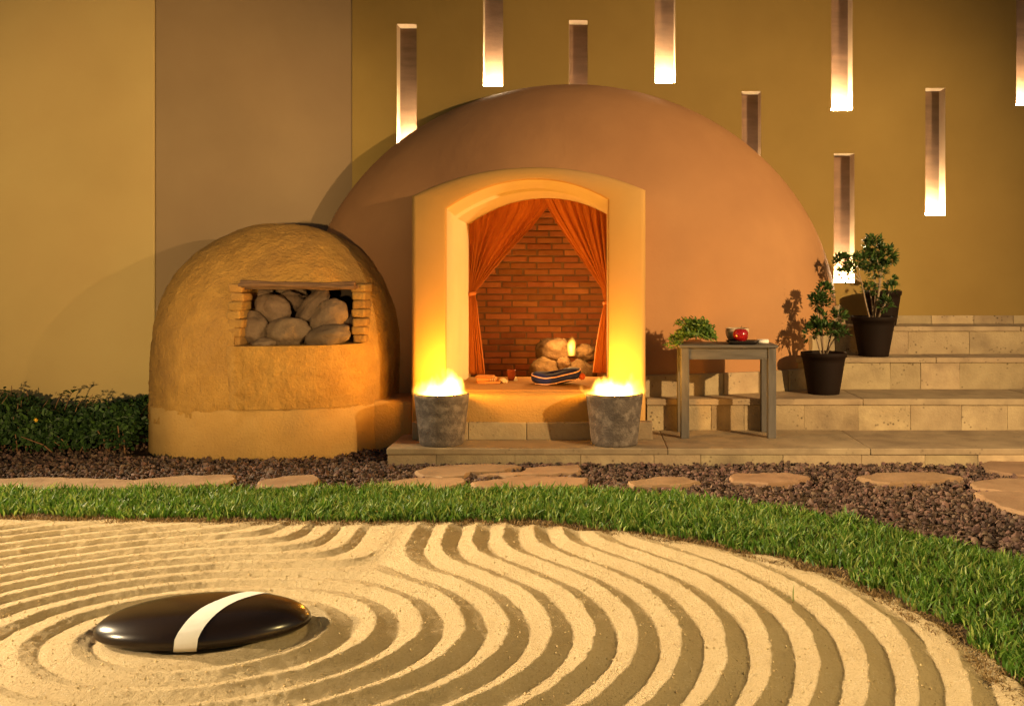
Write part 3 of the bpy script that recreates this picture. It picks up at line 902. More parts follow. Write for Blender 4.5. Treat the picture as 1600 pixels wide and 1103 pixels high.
stones = [  # px centre, width, height, tilt, depth, label
    (398, 513, 42, 52, 8, 5.27, 'upright grey oval stone wedged at the stepped jamb in the oven'),
    (427, 482, 58, 46, -20, 5.34, 'pale speckled round stone on top of the pile in the oven'),
    (449, 518, 66, 46, 5, 5.25, 'broad brown grey stone at the front of the oven mouth'),
    (452, 471, 46, 34, 0, 5.47, 'small rounded stone set back in the oven pile'),
    (489, 480, 74, 32, 52, 5.36, 'long slanting stone leaning up under the oven lintel'),
    (514, 494, 64, 44, 35, 5.33, 'dark oval stone tilted against the slanting one in the oven'),
    (512, 525, 78, 34, 12, 5.25, 'flat tan stone resting on the oven sill'),
    (405, 462, 50, 30, 0, 5.55, 'shaded stone at the back of the oven under the lintel'),
    (455, 459, 54, 26, -5, 5.66, 'brown stone deepest in the oven cavity'),
    (533, 505, 40, 54, 10, 5.44, 'shaded upright stone tucked behind the tilted stones at the oven jamb'),
    (414, 536, 40, 16, 6, 5.22, 'low flat stone half hidden between bigger oven stones'),
]
for k, (x, y, w, h, tilt, Y, lab) in enumerate(stones):
    s = Y / F
    me = rock_mesh('river_stone', w * s / 2, 0.075, h * s / 2, 0.17, 1.5, 40 + k, 4, 0.012)
    p = P(x, y, Y)
    o = link('river_stone', me, M['river'], loc=p, rot=(0, -R(tilt), R(random.uniform(-15, 15))))
    tag(o, lab, 'stone', 'stones stacked in the oven')
# unseen supporting stones below the visible back row
for k, (x, y, Y) in enumerate(((400, 505, 5.56), (450, 500, 5.62), (500, 505, 5.58), (480, 530, 5.45))):
    me = rock_mesh('river_stone', 0.10, 0.09, 0.085, 0.1, 1.3, 60 + k, 3)
    o = link('river_stone', me, M['river'], loc=P(x, y, Y))
    tag(o, ['round stone buried behind the upright oval oven stone', 'round stone buried behind the pale speckled oven stone', 'round stone buried behind the dark tilted oven stone', 'round stone buried low between the broad and flat oven stones'][k], 'stone', 'stones stacked in the oven')

# ------------------------------------------------------------------ inside the doorway
floor_z = 0.3145
mat_o = box_between('straw_mat', P(722, 0, 5.75).x, P(940, 0, 5.75).x, 5.42, 6.12, 0.311, 0.319, M['mat'], None, 0.003)
tag(mat_o, 'thin brown straw mat laid on the doorway floor', 'mat')

def cushion():
    root = empty('cushion', P(869, 604, 5.72))
    tag(root, 'navy blue cushion with pink piping on the straw mat', 'cushion')
    W, D, Hh = 0.142, 0.10, 0.036
    vs, fs = [], []
    nu_, nv_ = 40, 20
    def pt(a, b):
        c, s = sup(a, 4.0)
        rb = math.cos(b); zb = math.sin(b)
        r = abs(rb) ** 0.55
        x, y = W * c * r, D * s * r
        z = Hh * math.copysign(abs(zb) ** 0.8, zb) * (1.0 + 0.15 * math.cos(a * 2))
        z += 0.030 * max(0, x / W + 0.15) ** 2 + 0.006 * math.sin(x * 30)
        z *= 1
        return (x, y, z)
    for i in range(nu_):
        for j in range(nv_ + 1):
            vs.append(pt(2 * math.pi * i / nu_, -math.pi / 2 + math.pi * j / nv_))
    for i in range(nu_):
        for j in range(nv_):
            a, b = i * (nv_ + 1) + j, ((i + 1) % nu_) * (nv_ + 1) + j
            fs.append((a, b, b + 1, a + 1))
    base = P(869, 590, 5.72); base.z = 0.319 + 0.036
    link('cover', mk('cover', vs, fs, True), M['blue'], root, loc=base)
    for zz, kk in ((0.012, 0.985), (-0.026, 0.93)):
        pts = []
        for i in range(49):
            a = 2 * math.pi * i / 48
            x, y, z = pt(a, 0.33 if zz > 0 else -0.75)
            pts.append((x * 1.01, y * 1.01, z))
        vs2, fs2 = tube('p', pts, 0.0036, 6, False)
        link('piping', mk('piping', vs2, fs2, True), M['piping'], root, loc=base)
    me = rock_mesh('red_tassel', 0.020, 0.016, 0.018, 0.2, 2, 3, 3)
    link('tassel', me, M['redcloth'], root, loc=base + Vector((0.148, -0.04, 0.012)))
cushion()

def folded_cloth():
    root = empty('folded_cloth', P(770, 596, 5.75))
    tag(root, 'striped orange woven cloth with pale fringe folded by the curtain', 'cloth')
    base = P(764, 590, 5.80); base.z = 0.319
    for k in range(3):
        me = box_mesh('cloth_layer', 0.135 - 0.015 * k, 0.13 - 0.01 * k, 0.015, 0.007, 3, 0.004, seed=70 + k, smooth=True)
        link('cloth_layer', me, M['orangecloth'], root, loc=base + Vector((-0.01 * k, 0.0, 0.0075 + 0.014 * k)), rot=(0, 0.03 * (k - 1), 0.08 - 0.05 * k))
    for k in range(3):
        link('stripe', box_mesh('stripe', 0.006, 0.128, 0.0168, 0.006, 2, 0, smooth=True), M['fringe'], root, loc=base + Vector((0.012 + 0.012 * k, 0.0, 0.0075 + 0.014)), rot=(0, 0, 0.04))
    parts = []
    for i in range(26):
        y = -0.06 + 0.12 * i / 25
        a = Vector((0.062, y, 0.022)); c = Vector((0.10 + random.uniform(-0.008, 0.012), y + random.uniform(-0.01, 0.01), 0.004))
        parts.append(tube('f', [a, (a + c) / 2 + Vector((0, 0, 0.006)), c], 0.0022, 5))
    vs, fs = merge(parts)
    o = link('fringe', mk('fringe', vs, fs, True), M['fringe'], root, loc=base)
    o['kind'] = 'stuff'
folded_cloth()
cup = link('clay_cup', lathe('clay_cup', [(0.0, 0), (0.018, 0), (0.021, 0.01), (0.024, 0.055), (0.026, 0.064), (0.023, 0.064), (0.021, 0.05), (0.018, 0.01), (0, 0.008)], 32), M['clay'], loc=(P(799, 0, 5.92).x, 5.92, 0.319))
tag(cup, 'small dark red clay cup beside the folded cloth', 'cup')
nap = link('paper_cone', lathe('paper_cone', [(0.012, 0), (0.011, 0.006), (0.006, 0.018), (0.001, 0.026), (0, 0.027)], 16, 0.2), M['white'], loc=(P(806, 0, 5.90).x, 5.90, 0.319))
tag(nap, 'tiny pale cone of resin next to the clay cup', 'incense')

rocks = [(864, 549, 54, 42, 6.46, 0.10, 'large pitted volcanic rock heaped above the others in the hearth'),
         (850, 582, 46, 48, 6.38, 0.085, 'angular volcanic rock at the hearth edge behind the cushion'),
         (917, 551, 34, 28, 6.50, 0.08, 'blocky volcanic rock beside the flame near the curtain'),
         (906, 586, 58, 46, 6.42, 0.09, 'broad low volcanic rock under the flame'),
         (880, 572, 26, 30, 6.40, 0.06, 'small volcanic rock wedged under the heap'),
         (882, 596, 90, 36, 6.56, 0.12, 'buried volcanic rock at the bottom of the hearth heap')]
for k, (x, y, w, h, Y, dep, lab) in enumerate(rocks):
    s = Y / F
    me = rock_mesh('hearth_rock', w * s / 2, dep, h * s / 2, 0.22, 1.5, 80 + k, 4, 0.05)
    o = link('hearth_rock', me, M['volcanic'], loc=P(x, y, Y), rot=(0, 0, 0.3 * k))
    tag(o, lab, 'rock', 'volcanic rocks in the hearth')

# ------------------------------------------------------------------ flames (emissive volumes) and braziers
def flame_material(name, rad, hgt, strength, power, core, nscale, seed):
    m = bpy.data.materials.new(name)
    nt, N, L = nodes_of(m)
    N.remove(N['Principled BSDF'])
    tc = N.new('ShaderNodeTexCoord')
    # distort lookup with noise so that tongues appear
    no = N.new('ShaderNodeTexNoise'); no.noise_dimensions = '4D'; no.inputs['Scale'].default_value = nscale
    no.inputs['Detail'].default_value = 3; no.inputs['W'].default_value = seed
    mp = N.new('ShaderNodeMapping'); mp.inputs['Scale'].default_value = (1, 1, 0.45)
    L.new(tc.outputs['Object'], mp.inputs[0]); L.new(mp.outputs[0], no.inputs['Vector'])
    sub = N.new('ShaderNodeVectorMath'); sub.operation = 'SUBTRACT'; sub.inputs[1].default_value = (0.5, 0.5, 0.5)
    L.new(no.outputs['Color'], sub.inputs[0])
    sep0 = N.new('ShaderNodeSeparateXYZ'); L.new(tc.outputs['Object'], sep0.inputs[0])
    up = N.new('ShaderNodeMapRange'); up.inputs[1].default_value = 0; up.inputs[2].default_value = hgt
    up.inputs[3].default_value = rad * 0.55; up.inputs[4].default_value = rad * 2.1
    L.new(sep0.outputs['Z'], up.inputs[0])
    sc = N.new('ShaderNodeVectorMath'); sc.operation = 'SCALE'; L.new(sub.outputs[0], sc.inputs[0]); L.new(up.outputs[0], sc.inputs['Scale'])
    ad = N.new('ShaderNodeVectorMath'); ad.operation = 'ADD'; L.new(tc.outputs['Object'], ad.inputs[0]); L.new(sc.outputs[0], ad.inputs[1])
    dv = N.new('ShaderNodeVectorMath'); dv.operation = 'DIVIDE'; dv.inputs[1].default_value = (rad, rad, hgt)
    L.new(ad.outputs[0], dv.inputs[0])
    of = N.new('ShaderNodeVectorMath'); of.operation = 'SUBTRACT'; of.inputs[1].default_value = (0, 0, core)
    L.new(dv.outputs[0], of.inputs[0])
    le = N.new('ShaderNodeVectorMath'); le.operation = 'LENGTH'; L.new(of.outputs[0], le.inputs[0])
    r = N.new('ShaderNodeMapRange'); r.inputs[1].default_value = 1.0; r.inputs[2].default_value = 0.0
    L.new(le.outputs['Value'], r.inputs[0])
    pw = N.new('ShaderNodeMath'); pw.operation = 'POWER'; pw.inputs[1].default_value = power; L.new(r.outputs[0], pw.inputs[0])
    ml = N.new('ShaderNodeMath'); ml.operation = 'MULTIPLY'; ml.inputs[1].default_value = strength; L.new(pw.outputs[0], ml.inputs[0])
    e = N.new('ShaderNodeEmission'); e.inputs[0].default_value = (1.0, 0.46, 0.055, 1)
    L.new(ml.outputs[0], e.inputs[1])
    L.new(e.outputs[0], N['Material Output'].inputs['Volume'])
    return m

def flame_object(name, loc, rad, hgt, mat, lab, par=None):
    bm = bmesh.new()
    bmesh.ops.create_icosphere(bm, subdivisions=3, radius=1)
    for v in bm.verts:
        v.co = Vector((v.co.x * rad * 1.25, v.co.y * rad * 1.25, (v.co.z + 0.8) * hgt * 0.75))
        v.co.z = max(v.co.z, 0.0)
    o = link(name, from_bm(name, bm, True), mat, loc=loc)
    tag(o, lab, 'fire')
    return o

def point(name, loc, watts, color, radius, par=None):
    l = bpy.data.lights.new(name, 'POINT'); l.energy = watts; l.color = color; l.shadow_soft_size = radius
    o = bpy.data.objects.new(name, l); COL.objects.link(o); o.location = loc
    return o

def brazier(px, Y, rt, seed, lab, flab):
    x = (px - PX) * Y / F
    root = empty('brazier', (x, Y, 0.08))
    tag(root, lab, 'brazier', 'braziers flanking the doorway')
    h = 0.262
    rb = rt * 0.80
    prof = [(0, 0.001), (rb * 0.96, 0.001), (rb, 0.008)]
    for i in range(1, 13):
        t = i / 12
        prof.append((rb + (rt - rb) * t, 0.008 + (h - 0.014) * t))
    prof += [(rt - 0.004, h), (rt - 0.018, h), (rt - 0.022, h - 0.006), (rt - 0.028, h - 0.05)]
    b = link('bowl', lathe('bowl', prof, 64, 0.012, seed), M['concrete'], root, loc=(x, Y, 0.08))
    eb = link('embers', lathe('embers', [(0, 0.02), (rt * 0.4, 0.012), (rt - 0.026, 0.0)], 32, 0.1, seed), M['ember'], root, loc=(x, Y, 0.08 + h - 0.042))
    fm = flame_material('fire_glow', rt * 1.15, 0.092, 950, 2.4, 0.20, 12, seed)
    fl = flame_object('flame', (x, Y, 0.08 + h - 0.030), rt * 1.12, 0.20, fm, flab)
    point('flame_light', (x, Y, 0.08 + h + 0.075), 15, (1.0, 0.41, 0.035), 0.05)
brazier(690, 5.10, 0.141, 3, 'grey concrete fire pot standing beside the oven ledge', 'low bright flames in the fire pot beside the oven')
brazier(960, 5.10, 0.147, 9, 'grey concrete fire pot standing beside the wooden table', 'low bright flames in the fire pot beside the table')
fm = flame_material('hearth_fire_glow', 0.034, 0.085, 420, 2.0, 0.55, 22, 5)
p = P(893, 556, 6.36)
flame_object('flame', p, 0.060, 0.17, fm, 'small flame licking up between the hearth rocks')
point('hearth_light', p + Vector((-0.04, -0.10, 0.16)), 14, (1.0, 0.52, 0.15), 0.05)

# ------------------------------------------------------------------ table and what stands on it
TF, TD = 5.27, 0.25
tx0, tx1 = P(1064, 0, TF).x, P(1213, 0, TF).x
TZ = 0.575
table = empty('side_table', ((tx0 + tx1) / 2, TF + TD / 2, 0.08))
tag(table, 'low grey washed wooden table standing before the dome', 'table')
box_between('table_top', tx0 - 0.012, tx1 + 0.008, TF - 0.012, TF + TD + 0.012, TZ - 0.016, TZ, M['table_top'], table, 0.004, 0.0, 1, 2)
for lx in (tx0, tx1 - 0.044):
    for ly in (TF, TF + TD - 0.044):
        box_between('leg', lx, lx + 0.044, ly, ly + 0.044, 0.079, TZ - 0.016, M['table'], table, 0.003)
for ly in (TF + 0.008, TF + TD - 0.026):
    box_between('apron', tx0 + 0.043, tx1 - 0.043, ly, ly + 0.018, TZ - 0.078, TZ - 0.016, M['table_top'], table, 0.002)
for lx in (tx0 + 0.008, tx1 - 0.026):
    box_between('apron', lx, lx + 0.018, TF + 0.043, TF + TD - 0.043, TZ - 0.078, TZ - 0.016, M['table_top'], table, 0.002)

def leaf_mesh(name, pos, dirs, ups, Ls, Ws, fold=0.25):
    n = len(pos)
    d = dirs / np.linalg.norm(dirs, axis=1, keepdims=True)
    s = np.cross(d, ups); s /= np.maximum(np.linalg.norm(s, axis=1, keepdims=True), 1e-6)
    u = np.cross(s, d)
    L_, W_ = Ls[:, None], Ws[:, None]
    v = np.stack([pos,
                  pos + d * L_ * 0.35 + s * W_ * 0.5 + u * W_ * fold,
                  pos + d * L_ * 0.78 + s * W_ * 0.42 + u * W_ * fold * 0.6,
                  pos + d * L_ - u * W_ * 0.15,
                  pos + d * L_ * 0.78 - s * W_ * 0.42 + u * W_ * fold * 0.6,
                  pos + d * L_ * 0.35 - s * W_ * 0.5 + u * W_ * fold], axis=1).reshape(-1, 3)
    b = np.arange(n)[:, None] * 6
    f = np.concatenate([b + np.array([[0, 1, 2, 3]]), b + np.array([[0, 3, 4, 5]])])
    return fast(name, v, f)

def rand_dirs(n, rng, up=0.0):
    v = rng.normal(size=(n, 3)); v[:, 2] += up
    return v / np.linalg.norm(v, axis=1, keepdims=True)

def herbs():
    rng = np.random.default_rng(12)
    root = empty('herb_bunch', P(1088, 540, TF + 0.08))
    tag(root, 'bunch of fresh green leafy herbs lying on the wooden table', 'herbs')
    parts, pos, dirs = [], [], []
    c = P(1112, 0, TF + 0.09); c.z = TZ + 0.012
    for k in range(46):
        a = Vector((c.x + rng.uniform(-0.03, 0.03), c.y + rng.uniform(-0.06, 0.06), TZ + 0.01 + rng.uniform(0, 0.03)))
        ang = rng.uniform(-0.55, 0.55)
        ln = rng.uniform(0.07, 0.235)
        upz = rng.uniform(0.02, 0.105) * (1 - ln * 1.6)
        e = a + Vector((-ln * math.cos(ang), ln * 0.45 * math.sin(ang), upz))
        if e.x < tx0 - 0.02: e.z = TZ + rng.uniform(-0.03, 0.03)
        mid = (a + e) / 2 + Vector((0, 0, 0.045 + rng.uniform(0, 0.035)))
        pts = [a, a * 0.3 + mid * 0.6 + e * 0.1, mid * 0.6 + e * 0.4, e]
        pts = [Vector((q.x, q.y, max(q.z, TZ + 0.006) if q.x > tx0 - 0.015 else q.z)) for q in pts]
        parts.append(tube('h', pts, [0.0022, 0.002, 0.0016, 0.001], 5))
        for t in np.linspace(0.15, 1.0, 13):
            i = min(int(t * 3), 2); f = t * 3 - i
            q = pts[i] * (1 - f) + pts[i + 1] * f
            for _ in range(3):
                pos.append((q.x + rng.normal() * 0.006, q.y + rng.normal() * 0.006, q.z + abs(rng.normal()) * 0.006))
                dirs.append((-0.5 + rng.normal() * 0.7, rng.normal() * 0.7, rng.normal() * 0.6 + 0.1))
    vs, fs = merge(parts)
    o = link('stems', mk('stems', vs, fs, True), M['herb'], root); o['kind'] = 'stuff'
    pos, dirs = np.array(pos), np.array(dirs)
    n = len(pos)
    o = link('leaves', leaf_mesh('leaves', pos, dirs, rand_dirs(n, rng, 1.5), rng.uniform(0.014, 0.030, n), rng.uniform(0.006, 0.012, n)), M['herb'], root)
    o['kind'] = 'stuff'
herbs()

pc = P(1160, 0, TF + 0.06); pc.z = TZ
def rr_plate():
    bm = bmesh.new()
    rings = []
    for (sx_, sy_, z) in ((0.066, 0.042, 0.0), (0.070, 0.046, 0.002), (0.088, 0.060, 0.019), (0.086, 0.058, 0.0205), (0.066, 0.043, 0.007), (0.0, 0.0, 0.007)):
        ring = []
        for i in range(40):
            c, s = sup(2 * math.pi * i / 40, 5)
            ring.append(bm.verts.new((sx_ * c, sy_ * s, z)))
        rings.append(ring)
    for a, b in zip(rings[:-1], rings[1:]):
        for i in range(40):
            bm.faces.new((a[i], a[(i + 1) % 40], b[(i + 1) % 40], b[i]))
    bm.faces.new(rings[0][::-1])
    bmesh.ops.remove_doubles(bm, verts=bm.verts, dist=1e-5)
    return from_bm('serving_plate', bm, True)
pl_o = link('serving_plate', rr_plate(), M['plate'], loc=pc)
tag(pl_o, 'small black rectangular dish holding the red apple', 'plate')
def apple():
    root = empty('apple', (P(1157, 0, TF + 0.05).x, TF + 0.045, TZ + 0.007))
    tag(root, 'shiny red apple with a stem on the black dish', 'apple')
    prof = []
    for i in range(0, 25):
        a = -math.pi / 2 + math.pi * i / 24
        r = 0.041 * math.cos(a) ** 0.85 if i not in (0, 24) else 0
        z = 0.041 + 0.040 * math.sin(a)
        if a > 0.9: z -= 0.016 * ((a - 0.9) / 0.67) ** 2
        if a < -0.9: z += 0.007 * ((-a - 0.9) / 0.67) ** 2
        r *= 1 + 0.10 * math.sin(a)
        prof.append((max(r, 0), z))
    link('fruit', lathe('fruit', prof, 40, 0.03, 2), M['apple'], root, loc=root.location)
    vs, fs = tube('st', [(0, 0, 0.060), (0.002, 0, 0.078), (0.006, 0, 0.092)], [0.0016, 0.0014, 0.002], 8)
    link('stem', mk('stem', vs, fs, True), M['twig'], root, loc=root.location)
apple()
jar = link('speckled_cup', lathe('speckled_cup', [(0, 0.001), (0.03, 0.001), (0.048, 0.012), (0.060, 0.038), (0.064, 0.060), (0.063, 0.080), (0.060, 0.081), (0.058, 0.060), (0.045, 0.016), (0, 0.008)], 48, 0.02), M['speckle'],
           loc=(P(1153, 0, TF + 0.15).x, TF + 0.172, TZ))
tag(jar, 'speckled pale cup standing behind the red apple', 'cup')
def towel():
    vs, fs = [], []
    n = 60
    pts = []
    for i in range(n + 1):
        a = 2 * math.pi * 2.2 * i / n
        r = 0.004 + 0.0085 * i / n
        pts.append((r * math.cos(a), r * math.sin(a)))
    for q in (0, 1):
        for (y, z) in pts: vs.append((q * 0.062, y, z + 0.0125))
    m = n + 1
    for i in range(n): fs.append((i, i + 1, i + 1 + m, i + m))
    o = link('rolled_towel', mk('rolled_towel', vs, fs, True), M['white'], loc=(P(1184, 0, TF + 0.06).x, TF + 0.085, TZ))
    s = o.modifiers.new('thick', 'SOLIDIFY'); s.thickness = 0.0025
    tag(o, 'small white rolled towel at the end of the black dish', 'towel')
towel()

# ------------------------------------------------------------------ potted plants
def plant_pot(root, x, y, z, rt, rb, h):
    prof = [(0, 0.0), (rb * 0.97, 0.0), (rb, 0.004)]
    for i in range(1, 9):
        t = i / 8
        prof.append((rb + (rt * 0.93 - rb) * t, 0.004 + (h - 0.034) * t))
    prof += [(rt * 0.985, h - 0.028), (rt, h - 0.006), (rt - 0.002, h), (rt - 0.008, h), (rt - 0.012, h - 0.01), (rt - 0.016, h - 0.05)]
    link('pot', lathe('pot', prof, 56), M['pot'], root, loc=(x, y, z))
    link('soil', lathe('soil', [(0, 0.006), (rt * 0.5, 0.003), (rt - 0.013, 0)], 32, 0.05), M['potsoil'], root, loc=(x, y, z + h - 0.035))

def shrub(root, base, branches, seed, leaf=(0.024, 0.04), per=26):
    """branches: list of (list of world points, clump radius)"""
    rng = np.random.default_rng(seed)
    pos, dirs, ups = [], [], []
    for pts, cr, dens in branches:
        pts = [Vector(p) for p in pts]
        n = len(pts)
        vs, fs = tube('b', pts, [0.0062 * (1 - 0.65 * i / (n - 1)) for i in range(n)], 7)
        link('stem', mk('stem', vs, fs, True), M['bark'], root)
        tip = pts[-1]
        for _ in range(int(per * dens)):
            # whorls of leaves at twig ends spread through the clump
            c = tip + Vector(rand_dirs(1, rng)[0]) * cr * rng.uniform(0.15, 1.0) ** 0.6
            ax = (c - tip).normalized() + Vector((0, 0, 0.7))
            ax.normalize()
            vs2 = None
            for q in range(6):
                d = Vector(rand_dirs(1, rng)[0]) * 0.85 + ax
                d.normalize()
                pos.append(c + d * 0.004); dirs.append(d); ups.append(Vector((rng.normal() * 0.5, rng.normal() * 0.5, 1)))
    pos, dirs, ups = np.array([tuple(p) for p in pos]), np.array([tuple(p) for p in dirs]), np.array([tuple(p) for p in ups])
    n = len(pos)
    o = link('foliage', leaf_mesh('foliage', pos, dirs, ups, rng.uniform(*leaf, n), rng.uniform(0.009, 0.015, n), 0.15), M['leaf'], root)
    o['kind'] = 'stuff'

# plant on the first step
Y1 = 5.80; x1 = P(1287, 0, Y1).x
r1 = empty('potted_plant', (x1, Y1, 0.255))
tag(r1, 'slender leafy shrub in a black pot on the lowest step', 'potted plant', 'potted plants on the steps')
plant_pot(r1, x1, Y1, 0.254, 0.133, 0.090, 0.242)
b1 = Vector((x1, Y1, 0.46))
def Q(px, py, Y): return P(px, py, Y)
shrub(r1, b1, [
    ([b1, Q(1283, 520, Y1), Q(1281, 490, Y1), Q(1283, 470, Y1)], 0.050, 1.0),
    ([b1, Q(1284, 510, Y1 + .01), Q(1286, 480, Y1 + .02), Q(1288, 455, Y1 + .02)], 0.042, 1.0),
    ([b1, Q(1280, 505, Y1), Q(1275, 472, Y1)], 0.036, 0.7),
    ([b1 + Vector((-.01, 0, 0)), Q(1276, 530, Y1 - .02), Q(1266, 518, Y1 - .03)], 0.042, 0.9),
    ([b1 + Vector((.01, 0, 0)), Q(1298, 525, Y1), Q(1306, 505, Y1), Q(1310, 494, Y1)], 0.038, 0.9),
    ([b1 + Vector((.01, .01, 0)), Q(1300, 535, Y1 - .03), Q(1312, 518, Y1 - .04)], 0.045, 1.0),
    ([b1, Q(1285, 530, Y1 - .04), Q(1286, 515, Y1 - .05)], 0.045, 1.0),
    ([b1, Q(1284, 515, Y1 + .03), Q(1281, 500, Y1 + .03)], 0.045, 0.9),
], 21, leaf=(0.024, 0.042), per=24)
# plant on the second step
Y2 = 6.14; x2 = P(1365, 0, Y2).x
r2 = empty('potted_plant', (x2, Y2, 0.445))
tag(r2, 'bushy leafy shrub with bare pale stems in a black pot on the middle step', 'potted plant', 'potted plants on the steps')
plant_pot(r2, x2, Y2, 0.444, 0.137, 0.090, 0.247)
b2 = Vector((x2, Y2, 0.655))
shrub(r2, b2, [
    ([b2, Q(1372, 460, Y2), Q(1376, 430, Y2), Q(1366, 385, Y2)], 0.066, 1.5),
    ([b2, Q(1374, 455, Y2), Q(1378, 425, Y2), Q(1384, 400, Y2)], 0.055, 1.2),
    ([b2, Q(1368, 455, Y2 + .02), Q(1366, 430, Y2 + .02), Q(1360, 408, Y2 + .02)], 0.055, 1.2),
    ([b2 + Vector((-.02, 0, 0)), Q(1352, 470, Y2 - .02), Q(1346, 440, Y2 - .03), Q(1338, 412, Y2 - .03)], 0.050, 0.9),
    ([Q(1346, 440, Y2 - .03), Q(1330, 420, Y2 - .04), Q(1314, 408, Y2 - .05)], 0.036, 0.7),
    ([Q(1346, 440, Y2 - .03), Q(1330, 432, Y2 - .04), Q(1320, 428, Y2 - .05)], 0.034, 0.45),
    ([b2 + Vector((.02, 0, 0)), Q(1385, 470, Y2 - .02), Q(1392, 450, Y2 - .02)], 0.036, 0.5),
    ([b2 + Vector((.01, -.02, 0)), Q(1378, 482, Y2 - .06), Q(1384, 475, Y2 - .07)], 0.034, 0.5),
    ([b2, Q(1362, 470, Y2), Q(1358, 452, Y2)], 0.03, 0.35),
    ([b2, Q(1374, 440, Y2 + .03), Q(1372, 418, Y2 + .04)], 0.055, 1.1),
], 22, leaf=(0.026, 0.046), per=32)
Y3 = 6.46; x3 = P(1379, 0, Y3).x
r3 = empty('potted_plant', (x3, Y3, 0.62))
tag(r3, 'black pot with a sparse sprig on the top step behind the bushy shrub', 'potted plant', 'potted plants on the steps')
plant_pot(r3, x3, Y3, 0.619, 0.121, 0.086, 0.224)
b3 = Vector((x3, Y3, 0.80))
shrub(r3, b3, [([b3, Q(1386, 445, Y3), Q(1392, 436, Y3)], 0.032, 0.5), ([b3, Q(1372, 446, Y3), Q(1368, 440, Y3)], 0.03, 0.4)], 23, per=12)

# ------------------------------------------------------------------ flagstones
flags = [
    ([(-40, 748), (60, 745), (180, 748), (245, 752), (230, 762), (90, 766), (-40, 764)], 'long flat flagstone in the gravel below the hedge'),
    ([(205, 750), (290, 742), (368, 741), (370, 749), (350, 757), (250, 761), (205, 758)], 'broad tan flagstone in the gravel before the oven'),
    ([(402, 752), (440, 744), (490, 741), (500, 747), (492, 757), (430, 762), (398, 760)], 'small pointed flagstone in the gravel near the oven base'),
    ([(585, 755), (650, 746), (725, 746), (728, 753), (700, 762), (600, 766)], 'thin flagstone at the lawn edge before the fire pot'),
    ([(648, 735), (668, 728), (770, 724), (815, 727), (790, 735), (735, 737), (725, 743), (690, 745), (660, 742)], 'wavy edged flagstone directly below the platform'),
    ([(746, 741), (812, 737), (822, 731), (905, 725), (910, 732), (906, 738), (850, 741), (790, 743)], 'split flagstone below the second fire pot'),
    ([(734, 753), (815, 743), (920, 746), (918, 753), (905, 759), (815, 761), (740, 760)], 'pale long flagstone touching the lawn edge mid path'),
    ([(980, 752), (1030, 744), (1070, 745), (1095, 752), (1060, 758), (990, 758)], 'low domed flagstone almost sunk in the gravel'),
    ([(1139, 745), (1148, 739), (1230, 738), (1266, 744), (1248, 751), (1200, 755), (1142, 751)], 'leaf shaped flagstone in dark gravel before the table'),
    ([(1338, 744), (1378, 738), (1460, 737), (1505, 744), (1470, 750), (1390, 754), (1360, 751)], 'diamond shaped flagstone in dark gravel before the steps'),
    ([(1532, 724), (1560, 715), (1660, 714), (1660, 741), (1590, 742), (1545, 734)], 'large flagstone against the platform under the steps'),
    ([(1518, 752), (1560, 747), (1680, 745), (1680, 764), (1580, 768), (1522, 762)], 'upper layer flagstone of the stacked pair by the steps'),
    ([(1521, 768), (1580, 766), (1700, 764), (1720, 800), (1600, 801), (1560, 790)], 'large lower flagstone beside the open gravel'),
]
flag_polys = []
def smooth_poly(pts, it=2):
    for _ in range(it):
        q = []
        for i in range(len(pts)):
            a, b = pts[i], pts[(i + 1) % len(pts)]
            q += [a * 0.8 + b * 0.2, a * 0.2 + b * 0.8]
        pts = q
    return pts
for k, (pp, lab) in enumerate(flags):
    zt = 0.017
    pts = [G(x, y, zt) for x, y in pp]
    pts = [Vector((p.x, p.y)) for p in pts]
    ctr = sum(pts, Vector((0, 0))) / len(pts)
    # add mid points with jitter so that the outline is broken like split stone
    rr = random.Random(k)
    fine = []
    for i in range(len(pts)):
        a, b = pts[i], pts[(i + 1) % len(pts)]
        nn = max(2, int((b - a).length / 0.035))
        for j in range(nn):
            t = j / nn
            q = a * (1 - t) + b * t
            d = (b - a).normalized(); nr = Vector((-d.y, d.x))
            fine.append(q + nr * rr.uniform(-0.009, 0.009) * (0 if j == 0 else 1))
    flag_polys.append(np.array([(p.x, p.y) for p in fine]))
    bm = bmesh.new()
    r0 = [bm.verts.new((p.x, p.y, -0.02)) for p in fine]
    r1_ = [bm.verts.new((p.x, p.y, zt - 0.007 + rr.uniform(-0.002, 0.002))) for p in fine]
    ins = [ctr + (p - ctr) * 0.955 for p in fine]
    r2_ = [bm.verts.new((p.x, p.y, zt + rr.uniform(-0.001, 0.002))) for p in ins]
    ins2 = [ctr + (p - ctr) * 0.5 for p in fine]
    r3_ = [bm.verts.new((p.x, p.y, zt + 0.003 * noise.noise(Vector((p.x * 9, p.y * 9, k))))) for p in ins2]
    cv = bm.verts.new((ctr.x, ctr.y, zt))
    n = len(fine)
    for a, b in ((r0, r1_), (r1_, r2_), (r2_, r3_)):
        for i in range(n):
            bm.faces.new((a[i], a[(i + 1) % n], b[(i + 1) % n], b[i]))
    for i in range(n): bm.faces.new((r3_[i], r3_[(i + 1) % n], cv))
    o = link('flagstone', from_bm('flagstone', bm, False), M['flag'])
    tag(o, lab, 'flagstone', 'flagstones set in the gravel')

